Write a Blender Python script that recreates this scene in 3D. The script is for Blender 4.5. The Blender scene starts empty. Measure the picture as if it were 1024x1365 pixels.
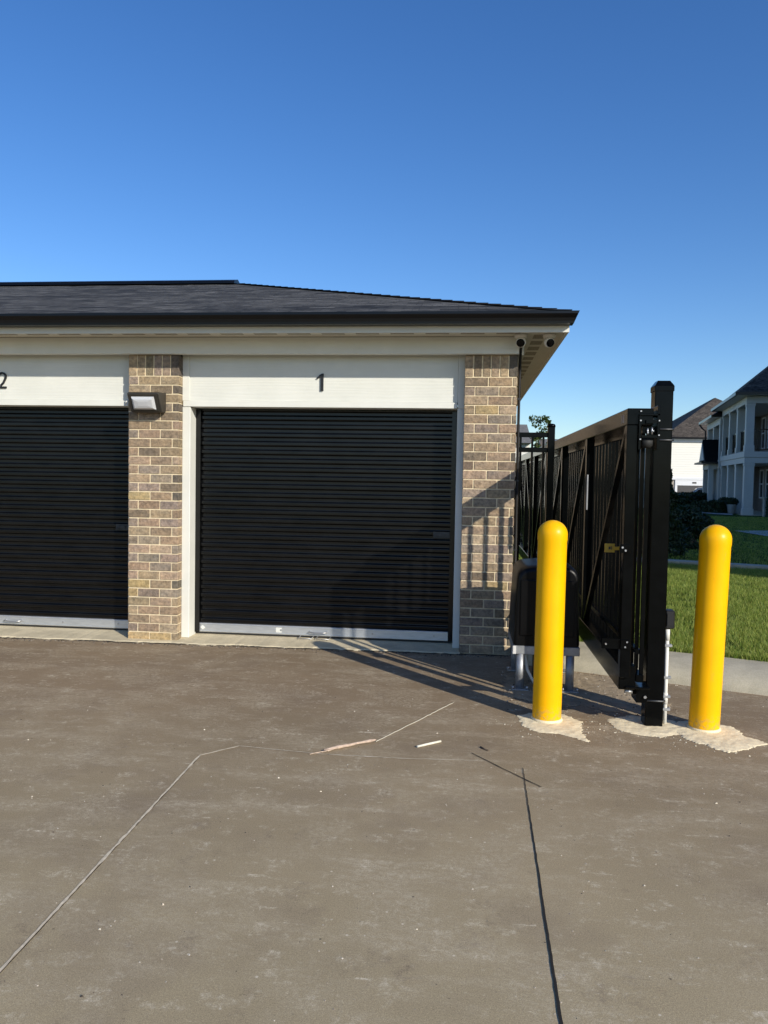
import bpy, math, random
import numpy as np
from mathutils import Vector, Matrix
random.seed(7); rng = np.random.default_rng(7)
S = bpy.context.scene
COL = S.collection
R = math.radians

# ------------------------------------------------------------------ helpers
class MB:
    """collects shapes and links them as ONE mesh object"""
    def __init__(s): s.v=[]; s.f=[]; s.c=[]; s.sm=[]; s.uv={}
    def face(s, idx, col=None, sm=False):
        s.f.append(tuple(idx)); s.c.append(col); s.sm.append(sm)
    def quad(s, pts, col=None, uv=None):
        b=len(s.v); s.v+= [tuple(p) for p in pts]; s.face(range(b,b+len(pts)),col)
        if uv: s.uv[len(s.f)-1]=uv
        return s
    def box(s, x0,x1,y0,y1,z0,z1,col=None,bev=0.0):
        b=len(s.v)
        if bev<=0:
            s.v+=[(x0,y0,z0),(x1,y0,z0),(x1,y1,z0),(x0,y1,z0),(x0,y0,z1),(x1,y0,z1),(x1,y1,z1),(x0,y1,z1)]
            for f in ((0,3,2,1),(4,5,6,7),(0,1,5,4),(1,2,6,5),(2,3,7,6),(3,0,4,7)): s.face([b+i for i in f],col)
            return s
        # bevelled box: three inset rectangles per corner
        e=bev; P=[]
        idx={}
        for i,(cx,sx) in enumerate(((x0,1),(x1,-1))):
            for j,(cy,sy) in enumerate(((y0,1),(y1,-1))):
                for k,(cz,sz) in enumerate(((z0,1),(z1,-1))):
                    for a,p in enumerate(((cx,cy+sy*e,cz+sz*e),(cx+sx*e,cy,cz+sz*e),(cx+sx*e,cy+sy*e,cz))):
                        idx[i,j,k,a]=b+len(P); P.append(p)
        s.v+=P
        I=idx
        for i in (0,1):
            q=[I[i,0,0,0],I[i,1,0,0],I[i,1,1,0],I[i,0,1,0]]; s.face(q if i else q[::-1],col)
        for j in (0,1):
            q=[I[0,j,0,1],I[1,j,0,1],I[1,j,1,1],I[0,j,1,1]]; s.face(q[::-1] if j else q,col)
        for k in (0,1):
            q=[I[0,0,k,2],I[1,0,k,2],I[1,1,k,2],I[0,1,k,2]]; s.face(q if k else q[::-1],col)
        for i in (0,1):
            for j in (0,1): s.face([I[i,j,0,0],I[i,j,1,0],I[i,j,1,1],I[i,j,0,1]],col)
        for i in (0,1):
            for k in (0,1): s.face([I[i,0,k,0],I[i,1,k,0],I[i,1,k,2],I[i,0,k,2]],col)
        for j in (0,1):
            for k in (0,1): s.face([I[0,j,k,1],I[1,j,k,1],I[1,j,k,2],I[0,j,k,2]],col)
        for i in (0,1):
            for j in (0,1):
                for k in (0,1): s.face([I[i,j,k,a] for a in (0,1,2)],col)
        return s
    def bar(s, a, b_, w, h=None, col=None, up=(0,0,1)):
        """rectangular bar from a to b_"""
        h=h or w; a=Vector(a); b_=Vector(b_); d=(b_-a).normalized(); u=Vector(up)
        if abs(d.dot(u))>.98: u=Vector((0,1,0))
        x=d.cross(u).normalized()*w/2; z=x.cross(d).normalized()*h/2
        b=len(s.v)
        for p in (a,b_):
            for q in (-x-z, x-z, x+z, -x+z): s.v.append(tuple(p+q))
        for f in ((0,1,2,3),(7,6,5,4),(0,4,5,1),(1,5,6,2),(2,6,7,3),(3,7,4,0)): s.face([b+i for i in f],col)
        return s
    def tube(s, pts, r, n=12, col=None, cap=True, radii=None):
        pts=[Vector(p) for p in pts]; b=len(s.v); m=len(pts)
        ref=None
        for i,p in enumerate(pts):
            d=(pts[min(i+1,m-1)]-pts[max(i-1,0)]).normalized()
            if ref is None:
                ref=Vector((0,0,1)) if abs(d.z)<.9 else Vector((1,0,0))
            x=(ref-d*ref.dot(d)).normalized(); y=d.cross(x); ref=x
            rr=radii[i] if radii else r
            for k in range(n):
                t=2*math.pi*k/n; s.v.append(tuple(p+x*math.cos(t)*rr+y*math.sin(t)*rr))
        for i in range(m-1):
            for k in range(n):
                k2=(k+1)%n; s.face((b+i*n+k,b+i*n+k2,b+(i+1)*n+k2,b+(i+1)*n+k),col,True)
        if cap:
            s.face([b+k for k in range(n)][::-1],col); s.face([b+(m-1)*n+k for k in range(n)],col)
        return s
    def lathe(s, prof, n=32, c=(0,0,0), col=None, sm=True):
        b=len(s.v); m=len(prof)
        for r,z in prof:
            for k in range(n):
                t=2*math.pi*k/n; s.v.append((c[0]+r*math.cos(t),c[1]+r*math.sin(t),c[2]+z))
        for i in range(m-1):
            for k in range(n):
                k2=(k+1)%n; s.face((b+i*n+k,b+i*n+k2,b+(i+1)*n+k2,b+(i+1)*n+k),col,sm)
        if prof[0][0]>1e-6: s.face([b+k for k in range(n)][::-1],col)
        if prof[-1][0]>1e-6: s.face([b+(m-1)*n+k for k in range(n)],col)
        return s
    def prism(s, poly, axis, a0, a1, col=None, sm=False):
        """extrude a 2-D polygon along axis ('x','y','z') from a0 to a1"""
        def P(p,t):
            return {'x':(t,p[0],p[1]),'y':(p[0],t,p[1]),'z':(p[0],p[1],t)}[axis]
        n=len(poly); b=len(s.v)
        s.v+=[P(p,a0) for p in poly]+[P(p,a1) for p in poly]
        s.face(range(b,b+n),col); s.face(range(b+2*n-1,b+n-1,-1),col)
        for i in range(n):
            j=(i+1)%n; s.face((b+i,b+n+i,b+n+j,b+j),col,sm)
        return s
    def xf(s, M):
        s.v=[tuple(M@Vector(p)) for p in s.v]; return s
    def build(s, name, mat, parent=None, fix=True):
        me=bpy.data.meshes.new(name); me.from_pydata(s.v,[],s.f)
        me.polygons.foreach_set('use_smooth', s.sm)
        if any(c is not None for c in s.c):
            at=me.color_attributes.new('tint','FLOAT_COLOR','CORNER')
            data=[]
            for p,c in zip(me.polygons,s.c):
                c=c or (1,1,1)
                data+= [c[0],c[1],c[2],1.0]*p.loop_total
            at.data.foreach_set('color',data)
        if s.uv:
            uv=me.uv_layers.new(name='UVMap')
            for fi,co in s.uv.items():
                p=me.polygons[fi]
                for k,li in enumerate(p.loop_indices): uv.data[li].uv=co[k]
        if fix:
            import bmesh
            bm=bmesh.new(); bm.from_mesh(me); bmesh.ops.recalc_face_normals(bm,faces=bm.faces); bm.to_mesh(me); bm.free()
        me.materials.append(mat); me.update()
        o=bpy.data.objects.new(name,me); COL.objects.link(o)
        if parent: o.parent=parent
        return o
def tag(o,label=None,cat=None,group=None,kind=None):
    if label: o['label']=label
    if cat: o['category']=cat
    if group: o['group']=group
    if kind: o['kind']=kind
    return o
def empty(name,loc=(0,0,0),rz=0):
    o=bpy.data.objects.new(name,None); COL.objects.link(o); o.location=loc; o.rotation_euler=(0,0,rz); o.empty_display_size=.2
    return o

# ------------------------------------------------------------------ materials
def newmat(name):
    m=bpy.data.materials.new(name); m.use_nodes=True; nt=m.node_tree; nt.nodes.clear()
    out=nt.nodes.new('ShaderNodeOutputMaterial'); b=nt.nodes.new('ShaderNodeBsdfPrincipled')
    nt.links.new(b.outputs[0],out.inputs[0]); return m,nt,b
def N(nt,t,**kw):
    n=nt.nodes.new(t)
    for k,v in kw.items():
        if k in n.inputs.keys(): n.inputs[k].default_value=v
        else: setattr(n,k,v)
    return n
def coords(nt,scale=(1,1,1),kind='Object',rot=(0,0,0)):
    tc=nt.nodes.new('ShaderNodeTexCoord'); mp=nt.nodes.new('ShaderNodeMapping')
    mp.inputs['Scale'].default_value=scale; mp.inputs['Rotation'].default_value=rot
    nt.links.new(tc.outputs[kind],mp.inputs['Vector']); return mp.outputs[0]
def noise(nt,vec,scale,detail=4,rough=.55):
    n=N(nt,'ShaderNodeTexNoise'); n.inputs['Scale'].default_value=scale; n.inputs['Detail'].default_value=detail; n.inputs['Roughness'].default_value=rough
    nt.links.new(vec,n.inputs['Vector']); return n.outputs['Fac']
def ramp(nt,fac,stops):
    r=nt.nodes.new('ShaderNodeValToRGB'); e=r.color_ramp.elements
    while len(e)<len(stops): e.new(.5)
    for el,(p,c) in zip(e,stops):
        el.position=p; el.color=(c,c,c,1) if not isinstance(c,(tuple,list)) else (*c,1)
    nt.links.new(fac,r.inputs[0]); return r.outputs[0]
def mix(nt,fac,a,b,mode='MIX'):
    n=nt.nodes.new('ShaderNodeMix'); n.data_type='RGBA'; n.blend_type=mode
    for sock,val in ((n.inputs[0],fac),(n.inputs[6],a),(n.inputs[7],b)):
        if isinstance(val,(int,float)): sock.default_value=val
        elif isinstance(val,(tuple,list)): sock.default_value=(*val,1) if len(val)==3 else val
        else: nt.links.new(val,sock)
    return n.outputs[2]
def bump(nt,b,h,strength=.3,dist=.01,prev=None):
    n=nt.nodes.new('ShaderNodeBump'); n.inputs['Strength'].default_value=strength; n.inputs['Distance'].default_value=dist
    nt.links.new(h,n.inputs['Height'])
    if prev is not None: nt.links.new(prev,n.inputs['Normal'])
    nt.links.new(n.outputs[0],b.inputs['Normal']); return n.outputs[0]
def simple(name,col,rough=.6,var=.12,scale=8,bs=.15,bd=.003,metal=0,spec=.5,bscale=None,coat=0,stretch=(1,1,1)):
    m,nt,b=newmat(name); v=coords(nt,stretch)
    f=noise(nt,v,scale,5); c=ramp(nt,f,[(.3,tuple(x*(1-var) for x in col)),(.7,tuple(min(1,x*(1+var)) for x in col))])
    nt.links.new(c,b.inputs['Base Color']); b.inputs['Roughness'].default_value=rough
    b.inputs['Metallic'].default_value=metal; b.inputs['Specular IOR Level'].default_value=spec
    if coat: b.inputs['Coat Weight'].default_value=coat; b.inputs['Coat Roughness'].default_value=.1
    if bs: bump(nt,b,noise(nt,v,bscale or scale*8,4),bs,bd)
    return m
M={}
M['white']=simple('painted_board',(.68,.68,.62),.62,.035,5,.0)
def paint_board():
    m,nt,b=newmat('textured_siding_board')
    v=coords(nt,(22,6,34)); v2=coords(nt,(1,1,1))
    g=noise(nt,v,1.6,6,.65)
    w=nt.nodes.new('ShaderNodeTexWave'); w.wave_type='RINGS'; w.inputs['Scale'].default_value=.9; w.inputs['Distortion'].default_value=9; w.inputs['Detail'].default_value=3
    nt.links.new(coords(nt,(1.4,1,12)),w.inputs['Vector'])
    c=ramp(nt,noise(nt,v2,3,4),[(.3,(.63,.635,.575)),(.7,(.70,.70,.64))])
    nt.links.new(c,b.inputs['Base Color']); b.inputs['Roughness'].default_value=.6
    h=mix(nt,.5,g,w.outputs['Fac']); bump(nt,b,h,.5,.002)
    return m
M['board']=paint_board()
M['soffit']=simple('soffit_aluminium',(.66,.63,.55),.55,.04,4,.05)
M['soffit_vent']=simple('perforated_soffit',(.30,.27,.21),.7,.35,120,.3)
M['fascia']=simple('fascia_board',(.66,.66,.61),.55,.04,4,.08)
M['blackmetal']=simple('black_powder_coat',(.0022,.0026,.0028),.17,.3,14,.03,.001,spec=.12)
M['gutter']=simple('black_gutter',(.003,.0033,.004),.3,.2,6,.03,spec=.35)
M['curtain']=simple('black_door_curtain',(.0030,.0031,.0033),.22,.5,5,.05,spec=.40,stretch=(1,1,3))
M['lockmetal']=simple('dark_latch_metal',(.05,.052,.055),.4,.3,20,.1,metal=.6)
M['alu']=simple('aluminium',(.62,.64,.66),.38,.1,10,.08,.001,metal=.75,stretch=(1,8,8))
M['bolt']=simple('zinc_bolt',(.5,.5,.5),.4,.1,30,0,metal=.9)
M['galv']=simple('galvanised_steel',(.40,.41,.42),.55,.18,25,.1,metal=.8)
M['plastic']=simple('black_plastic_cover',(.003,.003,.0034),.36,.3,7,.06,.002,spec=.2)
M['housing']=simple('bronze_lamp_housing',(.034,.031,.026),.45,.15,10,.06)
M['greenhs']=simple('dark_pipe_box',(.006,.006,.007),.5,.2,20,.1)
M['pvc']=simple('pale_pvc',(.72,.71,.66),.45,.08,20,.05)
M['number']=simple('black_number',(.012,.012,.012),.5,.1,10,0)
M['camwhite']=simple('camera_white',(.72,.70,.66),.4,.04,20,0)
M['lensblack']=simple('camera_glass',(.002,.002,.003),.15,.1,10,0,spec=.2)
M['bump_dark']=simple('dark_rubber',(.015,.015,.015),.7,.2,20,.1)
M['wood']=simple('splintered_wood',(.50,.38,.29),.8,.25,60,.4,.003,stretch=(1,1,1))
M['stick']=simple('pale_stick',(.75,.71,.58),.7,.1,60,.2)
M['soil']=simple('dark_dirt',(.055,.042,.03),.95,.4,20,.6,.02)
M['tagyellow']=simple('yellow_tag',(.42,.25,.012),.5,.1,20,0)

def m_yellow():
    m,nt,b=newmat('yellow_bollard_sleeve'); v=coords(nt)
    f=noise(nt,v,6,5); c=ramp(nt,f,[(.3,(.88,.44,.0002)),(.7,(.97,.50,.0004))])
    sc=noise(nt,coords(nt,(1,1,.25)),90,3); s2=ramp(nt,sc,[(.66,0.0),(.74,1.0)])
    d=noise(nt,v,2.5,3)
    k=nt.nodes.new('ShaderNodeMath'); k.operation='MULTIPLY'; k.use_clamp=True
    nt.links.new(s2,k.inputs[0]); nt.links.new(ramp(nt,d,[(.5,0.0),(.7,.5)]),k.inputs[1])
    c=mix(nt,k.outputs[0],c,(.45,.30,.03))
    # road dirt splashed on the lowest hand's breadth
    tc=nt.nodes.new('ShaderNodeTexCoord'); sp=nt.nodes.new('ShaderNodeSeparateXYZ'); nt.links.new(tc.outputs['Object'],sp.inputs[0])
    dm=ramp(nt,sp.outputs[2],[(0.0,1.0),(.11,.0)])
    dn=ramp(nt,noise(nt,v,45,4),[(.45,0.0),(.62,1.0)])
    k2=nt.nodes.new('ShaderNodeMath'); k2.operation='MULTIPLY'; nt.links.new(dm,k2.inputs[0]); nt.links.new(dn,k2.inputs[1])
    c=mix(nt,k2.outputs[0],c,(.34,.26,.12))
    # rubbed scuffs and faint vertical dirt runs
    ru=ramp(nt,noise(nt,coords(nt,(2.2,2.2,.5)),9,6,.75),[(.60,0.0),(.68,.35)]); c=mix(nt,ru,c,(.52,.36,.06))
    rn=ramp(nt,noise(nt,coords(nt,(30,30,.8)),1.2,3,.6),[(.62,0.0),(.75,.22)]); c=mix(nt,rn,c,(.55,.36,.03))
    nt.links.new(c,b.inputs['Base Color']); b.inputs['Roughness'].default_value=.38; b.inputs['Specular IOR Level'].default_value=.22
    b.inputs['Coat Weight'].default_value=.06; b.inputs['Coat Roughness'].default_value=.25
    bump(nt,b,noise(nt,v,5,3),.12,.004)
    return m
M['yellow']=m_yellow()

def m_tint(name,rough=.85,bs=.5,bd=.004,sc=60,spec=.3,gain=1.0):
    m,nt,b=newmat(name); v=coords(nt)
    a=nt.nodes.new('ShaderNodeAttribute'); a.attribute_name='tint'
    f=noise(nt,v,sc,5,.65); c=ramp(nt,f,[(.28,.55*gain),(.72,1.42*gain)])
    f3=noise(nt,coords(nt,(1,1,2.2)),11,4,.6); c=mix(nt,1.0,c,ramp(nt,f3,[(.3,(.80,.84,.90)),(.7,(1.18,1.14,1.08))]),'MULTIPLY')
    c=mix(nt,1.0,a.outputs['Color'],c,'MULTIPLY')
    nt.links.new(c,b.inputs['Base Color']); b.inputs['Roughness'].default_value=rough; b.inputs['Specular IOR Level'].default_value=spec
    bump(nt,b,noise(nt,v,sc*1.7,4),bs,bd); return m
M['brick']=m_tint('brick',.9,.9,.006,38)
M['mortar']=simple('mortar',(.72,.60,.40),.95,.12,30,.6,.004)
M['debris']=m_tint('debris',.9,.3,.002,80)

def m_pavement():
    m,nt,b=newmat('dusty_pavement')
    v=coords(nt); vs=coords(nt,(.55,2.2,1),rot=(0,0,R(14)))
    big=noise(nt,v,.5,4,.55); mid=noise(nt,v,2.6,6,.62); streak=noise(nt,vs,2.2,7,.7); fine=noise(nt,v,150,5,.8); gr=noise(nt,v,330,3,.7)
    tc=nt.nodes.new('ShaderNodeTexCoord'); sp=nt.nodes.new('ShaderNodeSeparateXYZ'); nt.links.new(tc.outputs['Object'],sp.inputs[0])
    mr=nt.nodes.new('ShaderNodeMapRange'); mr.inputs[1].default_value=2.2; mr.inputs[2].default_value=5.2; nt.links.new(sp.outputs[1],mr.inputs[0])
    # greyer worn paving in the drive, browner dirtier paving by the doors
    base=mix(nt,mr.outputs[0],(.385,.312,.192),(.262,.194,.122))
    base=mix(nt,1.0,base,ramp(nt,big,[(.3,.88),(.7,1.12)]),'MULTIPLY')
    c=mix(nt,ramp(nt,noise(nt,v,1.1,5,.6),[(.50,0.0),(.70,.5)]),base,(.215,.165,.118))
    speck=noise(nt,v,42,8,.82); speck2=noise(nt,coords(nt,(1,1.7,1),rot=(0,0,R(20))),24,9,.85)
    def dust(area,sp_,lo,hi,amt,col,c):
        m1=ramp(nt,area,[(lo,0.0),(hi,1.0)]); m2=ramp(nt,sp_,[(.44,0.0),(.60,1.0)])
        k=nt.nodes.new('ShaderNodeMath'); k.operation='MULTIPLY'; nt.links.new(m1,k.inputs[0]); nt.links.new(m2,k.inputs[1])
        k2=nt.nodes.new('ShaderNodeMath'); k2.operation='MULTIPLY'; nt.links.new(k.outputs[0],k2.inputs[0]); k2.inputs[1].default_value=amt
        return mix(nt,k2.outputs[0],c,col)
    c=dust(mid,speck,.46,.68,.65,(.50,.425,.30),c)
    c=dust(streak,speck2,.50,.68,.8,(.54,.46,.33),c)
    c=dust(noise(nt,coords(nt,(1,1.3,1)),6.5,7,.75),speck,.54,.66,.9,(.62,.54,.40),c)
    c=dust(noise(nt,coords(nt,(1.2,1,1),rot=(0,0,1.0)),4.1,7,.75),speck2,.56,.68,.8,(.20,.155,.11),c)
    # chalky scuffs
    sc=noise(nt,coords(nt,(2.0,9,1),rot=(0,0,R(8))),1.7,9,.78)
    c=dust(sc,speck,.60,.66,1.0,(.74,.65,.49),c)
    sc=noise(nt,coords(nt,(9,2.5,1),rot=(0,0,R(35))),1.9,9,.78)
    c=dust(sc,speck2,.63,.68,1.0,(.70,.61,.46),c)
    c=mix(nt,1.0,c,ramp(nt,fine,[(.30,.74),(.70,1.24)]),'MULTIPLY')
    c=mix(nt,1.0,c,ramp(nt,gr,[(.33,.66),(.67,1.30)]),'MULTIPLY')
    # small pale and dark chips
    vo=nt.nodes.new('ShaderNodeTexVoronoi'); vo.inputs['Scale'].default_value=17; nt.links.new(v,vo.inputs['Vector'])
    chip=ramp(nt,vo.outputs['Distance'],[(.05,1.0),(.10,0.0)])
    sel=nt.nodes.new('ShaderNodeSeparateColor'); nt.links.new(vo.outputs['Color'],sel.inputs[0])
    k=nt.nodes.new('ShaderNodeMath'); k.operation='MULTIPLY'; nt.links.new(chip,k.inputs[0]); nt.links.new(ramp(nt,sel.outputs[0],[(.80,0.0),(.86,.8)]),k.inputs[1])
    c=mix(nt,k.outputs[0],c,(.68,.60,.46))
    k2=nt.nodes.new('ShaderNodeMath'); k2.operation='MULTIPLY'; nt.links.new(chip,k2.inputs[0]); nt.links.new(ramp(nt,sel.outputs[1],[(.90,0.0),(.94,.8)]),k2.inputs[1])
    c=mix(nt,k2.outputs[0],c,(.05,.045,.04))
    # damp oily spots
    vo2=nt.nodes.new('ShaderNodeTexVoronoi'); vo2.inputs['Scale'].default_value=1.15; nt.links.new(v,vo2.inputs['Vector'])
    spot=ramp(nt,vo2.outputs['Distance'],[(.020,1.0),(.036,0.0)])
    c=mix(nt,mix(nt,1.0,spot,(.75,.75,.75),'MULTIPLY'),c,(.10,.085,.07))
    nt.links.new(c,b.inputs['Base Color']); b.inputs['Roughness'].default_value=.92; b.inputs['Specular IOR Level'].default_value=.15
    n1=bump(nt,b,fine,.45,.0022); n2=bump(nt,b,gr,.4,.001,n1)
    bump(nt,b,noise(nt,v,60,7,.8),.25,.003,n2)
    return m
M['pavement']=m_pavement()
def m_conc(name,col,sc=6,dark=.75,bs=.4):
    m,nt,b=newmat(name); v=coords(nt)
    c=ramp(nt,noise(nt,v,sc,6,.65),[(.3,tuple(x*dark for x in col)),(.65,col)])
    c=mix(nt,1.0,c,ramp(nt,noise(nt,v,sc*22,4,.7),[(.3,.82),(.7,1.15)]),'MULTIPLY')
    nt.links.new(c,b.inputs['Base Color']); b.inputs['Roughness'].default_value=.9; b.inputs['Specular IOR Level'].default_value=.25
    bump(nt,b,noise(nt,v,sc*14,5,.65),bs,.006); return m
M['conc']=m_conc('kerb_concrete',(.50,.455,.345))
M['slab']=m_conc('threshold_concrete',(.66,.57,.39))
M['cement']=m_conc('cement_spill',(.90,.77,.52),14,.84,.25)
M['sand']=m_conc('sandy_ground',(.42,.33,.22),9,.6,.6)
M['walk']=m_conc('path_concrete',(.42,.42,.42),3)
M['jointfill']=m_conc('pale_joint_sealant',(.78,.67,.49),30,.6,.04)
M['jointdark']=simple('dark_joint_gap',(.012,.011,.010),1,.3,30,.2)
M['jointfaint']=m_conc('faint_saw_cut',(.66,.57,.43),30,.6,.04)

def m_lawn():
    m,nt,b=newmat('lawn_turf'); v=coords(nt)
    c=ramp(nt,noise(nt,v,1.2,5,.6),[(.3,(.045,.075,.014)),(.55,(.07,.105,.022)),(.75,(.13,.13,.045))])
    c=mix(nt,1.0,c,ramp(nt,noise(nt,v,45,4,.7),[(.3,.45),(.7,1.4)]),'MULTIPLY')
    nt.links.new(c,b.inputs['Base Color']); b.inputs['Roughness'].default_value=1; b.inputs['Specular IOR Level'].default_value=.05
    bump(nt,b,noise(nt,v,60,5,.7),.9,.03); return m
M['lawn']=m_lawn()
def m_leaf(name,a,c2,trans=.25,sheen=.5):
    m=bpy.data.materials.new(name); m.use_nodes=True; nt=m.node_tree; nt.nodes.clear()
    out=nt.nodes.new('ShaderNodeOutputMaterial'); b=nt.nodes.new('ShaderNodeBsdfPrincipled'); t=nt.nodes.new('ShaderNodeBsdfTranslucent'); mx=nt.nodes.new('ShaderNodeMixShader')
    g=nt.nodes.new('ShaderNodeNewGeometry'); rr=nt.nodes.new('ShaderNodeValToRGB')
    rr.color_ramp.elements[0].color=(*a,1); rr.color_ramp.elements[1].color=(*c2,1)
    nt.links.new(g.outputs['Random Per Island'],rr.inputs[0]); nt.links.new(rr.outputs[0],b.inputs['Base Color']); nt.links.new(rr.outputs[0],t.inputs['Color'])
    b.inputs['Roughness'].default_value=sheen; mx.inputs[0].default_value=trans
    nt.links.new(b.outputs[0],mx.inputs[1]); nt.links.new(t.outputs[0],mx.inputs[2]); nt.links.new(mx.outputs[0],out.inputs[0]); return m
M['grass']=m_leaf('grass_blades',(.115,.215,.016),(.42,.45,.10),.35,.6)
M['leaf_tree']=m_leaf('tree_leaves',(.04,.075,.015),(.12,.16,.035),.3)
M['leaf_dark']=m_leaf('evergreen_leaves',(.012,.028,.008),(.03,.055,.014),.15)
M['leaf_hedge']=m_leaf('hedge_leaves',(.016,.032,.009),(.04,.065,.018),.15)
M['plainroof']=simple('weathered_grey_shingles',(.16,.155,.145),.9,.3,5,.4,.02,stretch=(1,1,4))
M['ridgecap']=simple('dark_ridge_shingles',(.045,.046,.05),.9,.35,12,.4,.01)
M['bark']=simple('bark',(.12,.09,.065),.9,.3,12,.6,.02,stretch=(4,4,1))

def m_shingle(name,c0,c1,course=.13):
    m,nt,b=newmat(name)
    tc=nt.nodes.new('ShaderNodeTexCoord')
    def br(w,h,off,fr):
        x=nt.nodes.new('ShaderNodeTexBrick'); x.inputs['Scale'].default_value=1; x.inputs['Brick Width'].default_value=w; x.inputs['Row Height'].default_value=h
        x.inputs['Mortar Size'].default_value=.004; x.inputs['Mortar Smooth'].default_value=.2; x.inputs['Bias'].default_value=0
        x.inputs['Color1'].default_value=(*c0,1); x.inputs['Color2'].default_value=(*c1,1); x.inputs['Mortar'].default_value=(.006,.006,.006,1)
        x.offset=off; x.offset_frequency=fr; nt.links.new(tc.outputs['UV'],x.inputs['Vector']); return x
    a=br(.23,course,.37,2); a2=br(.41,course,.61,3)
    c=mix(nt,.5,a.outputs['Color'],a2.outputs['Color'])
    mp=nt.nodes.new('ShaderNodeMapping'); nt.links.new(tc.outputs['UV'],mp.inputs[0]); mp.inputs['Scale'].default_value=(1,1,1)
    mp.inputs['Scale'].default_value=(2.4,7.7,1)
    c=mix(nt,1.0,c,ramp(nt,noise(nt,mp.outputs[0],2.2,6,.7),[(.36,.28),(.64,1.75)]),'MULTIPLY')
    c=mix(nt,1.0,c,ramp(nt,noise(nt,mp.outputs[0],130,3),[(.3,.7),(.7,1.3)]),'MULTIPLY')
    nt.links.new(c,b.inputs['Base Color']); b.inputs['Roughness'].default_value=.95; b.inputs['Specular IOR Level'].default_value=.2
    # shingle butt edges: a saw-tooth up the slope
    sx=nt.nodes.new('ShaderNodeSeparateXYZ'); nt.links.new(tc.outputs['UV'],sx.inputs[0])
    d=nt.nodes.new('ShaderNodeMath'); d.operation='DIVIDE'; d.inputs[1].default_value=course; nt.links.new(sx.outputs[1],d.inputs[0])
    fr=nt.nodes.new('ShaderNodeMath'); fr.operation='FRACT'; nt.links.new(d.outputs[0],fr.inputs[0])
    iv=nt.nodes.new('ShaderNodeMath'); iv.operation='SUBTRACT'; iv.inputs[0].default_value=1; nt.links.new(fr.outputs[0],iv.inputs[1])
    n1=bump(nt,b,iv.outputs[0],.9,.012)
    bw=nt.nodes.new('ShaderNodeRGBToBW'); nt.links.new(c,bw.inputs[0])
    bump(nt,b,bw.outputs[0],.8,.03,n1)
    return m
M['shingle']=m_shingle('dark_shingles',(.014,.015,.016),(.125,.122,.115))
M['shingle_brown']=m_shingle('brown_shingles',(.045,.038,.032),(.11,.092,.075),.2)
M['shingle_blue']=m_shingle('slate_shingles',(.02,.022,.028),(.04,.042,.05),.2)
def m_siding(name,col,pitch=.18):
    m,nt,b=newmat(name); tc=nt.nodes.new('ShaderNodeTexCoord'); sx=nt.nodes.new('ShaderNodeSeparateXYZ'); nt.links.new(tc.outputs['Object'],sx.inputs[0])
    d=nt.nodes.new('ShaderNodeMath'); d.operation='DIVIDE'; d.inputs[1].default_value=pitch; nt.links.new(sx.outputs[2],d.inputs[0])
    fr=nt.nodes.new('ShaderNodeMath'); fr.operation='FRACT'; nt.links.new(d.outputs[0],fr.inputs[0])
    c=mix(nt,ramp(nt,fr.outputs[0],[(.0,.35),(.08,0.0)]),col,tuple(x*.45 for x in col))
    nt.links.new(c,b.inputs['Base Color']); b.inputs['Roughness'].default_value=.6
    iv=nt.nodes.new('ShaderNodeMath'); iv.operation='SUBTRACT'; iv.inputs[0].default_value=1; nt.links.new(fr.outputs[0],iv.inputs[1])
    bump(nt,b,iv.outputs[0],.6,.02); return m
M['siding_white']=m_siding('white_lap_siding',(.78,.76,.68))
M['siding_taupe']=m_siding('taupe_lap_siding',(.20,.175,.155))
M['trim']=simple('white_trim',(.70,.71,.71),.5,.03,4,.03)
M['trimgrey']=simple('grey_white_trim',(.54,.52,.47),.55,.04,4,.03)
M['stone']=simple('pale_stone',(.42,.38,.32),.9,.3,6,.6,.02)
M['doorgrey']=m_siding('dark_garage_panel',(.05,.048,.047),.5)
def m_glass():
    m,nt,b=newmat('window_glass'); b.inputs['Base Color'].default_value=(.02,.025,.03,1); b.inputs['Roughness'].default_value=.04; b.inputs['Specular IOR Level'].default_value=.9; return m
M['glass']=m_glass()
def m_lens():
    m,nt,b=newmat('prismatic_lamp_glass'); v=coords(nt,(1,1,1))
    w=nt.nodes.new('ShaderNodeTexWave'); w.bands_direction='X'; w.inputs['Scale'].default_value=55; nt.links.new(v,w.inputs['Vector'])
    b.inputs['Base Color'].default_value=(.60,.61,.62,1); b.inputs['Roughness'].default_value=.18
    b.inputs['Coat Weight'].default_value=.6; b.inputs['Coat Roughness'].default_value=.05
    bump(nt,b,w.outputs['Fac'],.4,.003); return m
M['lens']=m_lens()
M['carwhite']=simple('car_paint',(.75,.75,.75),.25,.02,5,0,coat=.8)
M['terracotta']=simple('pot_clay',(.34,.33,.31),.8,.1,10,.2)

# ------------------------------------------------------------------ camera, light
cam=bpy.data.cameras.new('camera'); co=bpy.data.objects.new('camera',cam); COL.objects.link(co)
RM=[[0.9943742931681978,0.10450057777934683,0.017303015056045732],[0.021675032105849836,-0.040847518885308895,-0.998930264424962],[-0.10368200455940964,0.9936856190187604,-0.042882776097700845]]
r_,d_,f_=[Vector(a) for a in RM]
mw=Matrix.Identity(4)
for i,c in enumerate((r_,-d_,-f_)):
    for j in range(3): mw[j][i]=c[j]
mw.translation=Vector((0,0,1.5)); co.matrix_world=mw
cam.sensor_fit='VERTICAL'; cam.sensor_height=36; cam.lens=36*1025/1365; cam.clip_end=3000; cam.clip_start=.05
S.camera=co
SAZ,SEL=R(136.0),R(24.9)     # clockwise from +Y
sd=Vector((math.sin(SAZ)*math.cos(SEL),math.cos(SAZ)*math.cos(SEL),math.sin(SEL)))
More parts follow.
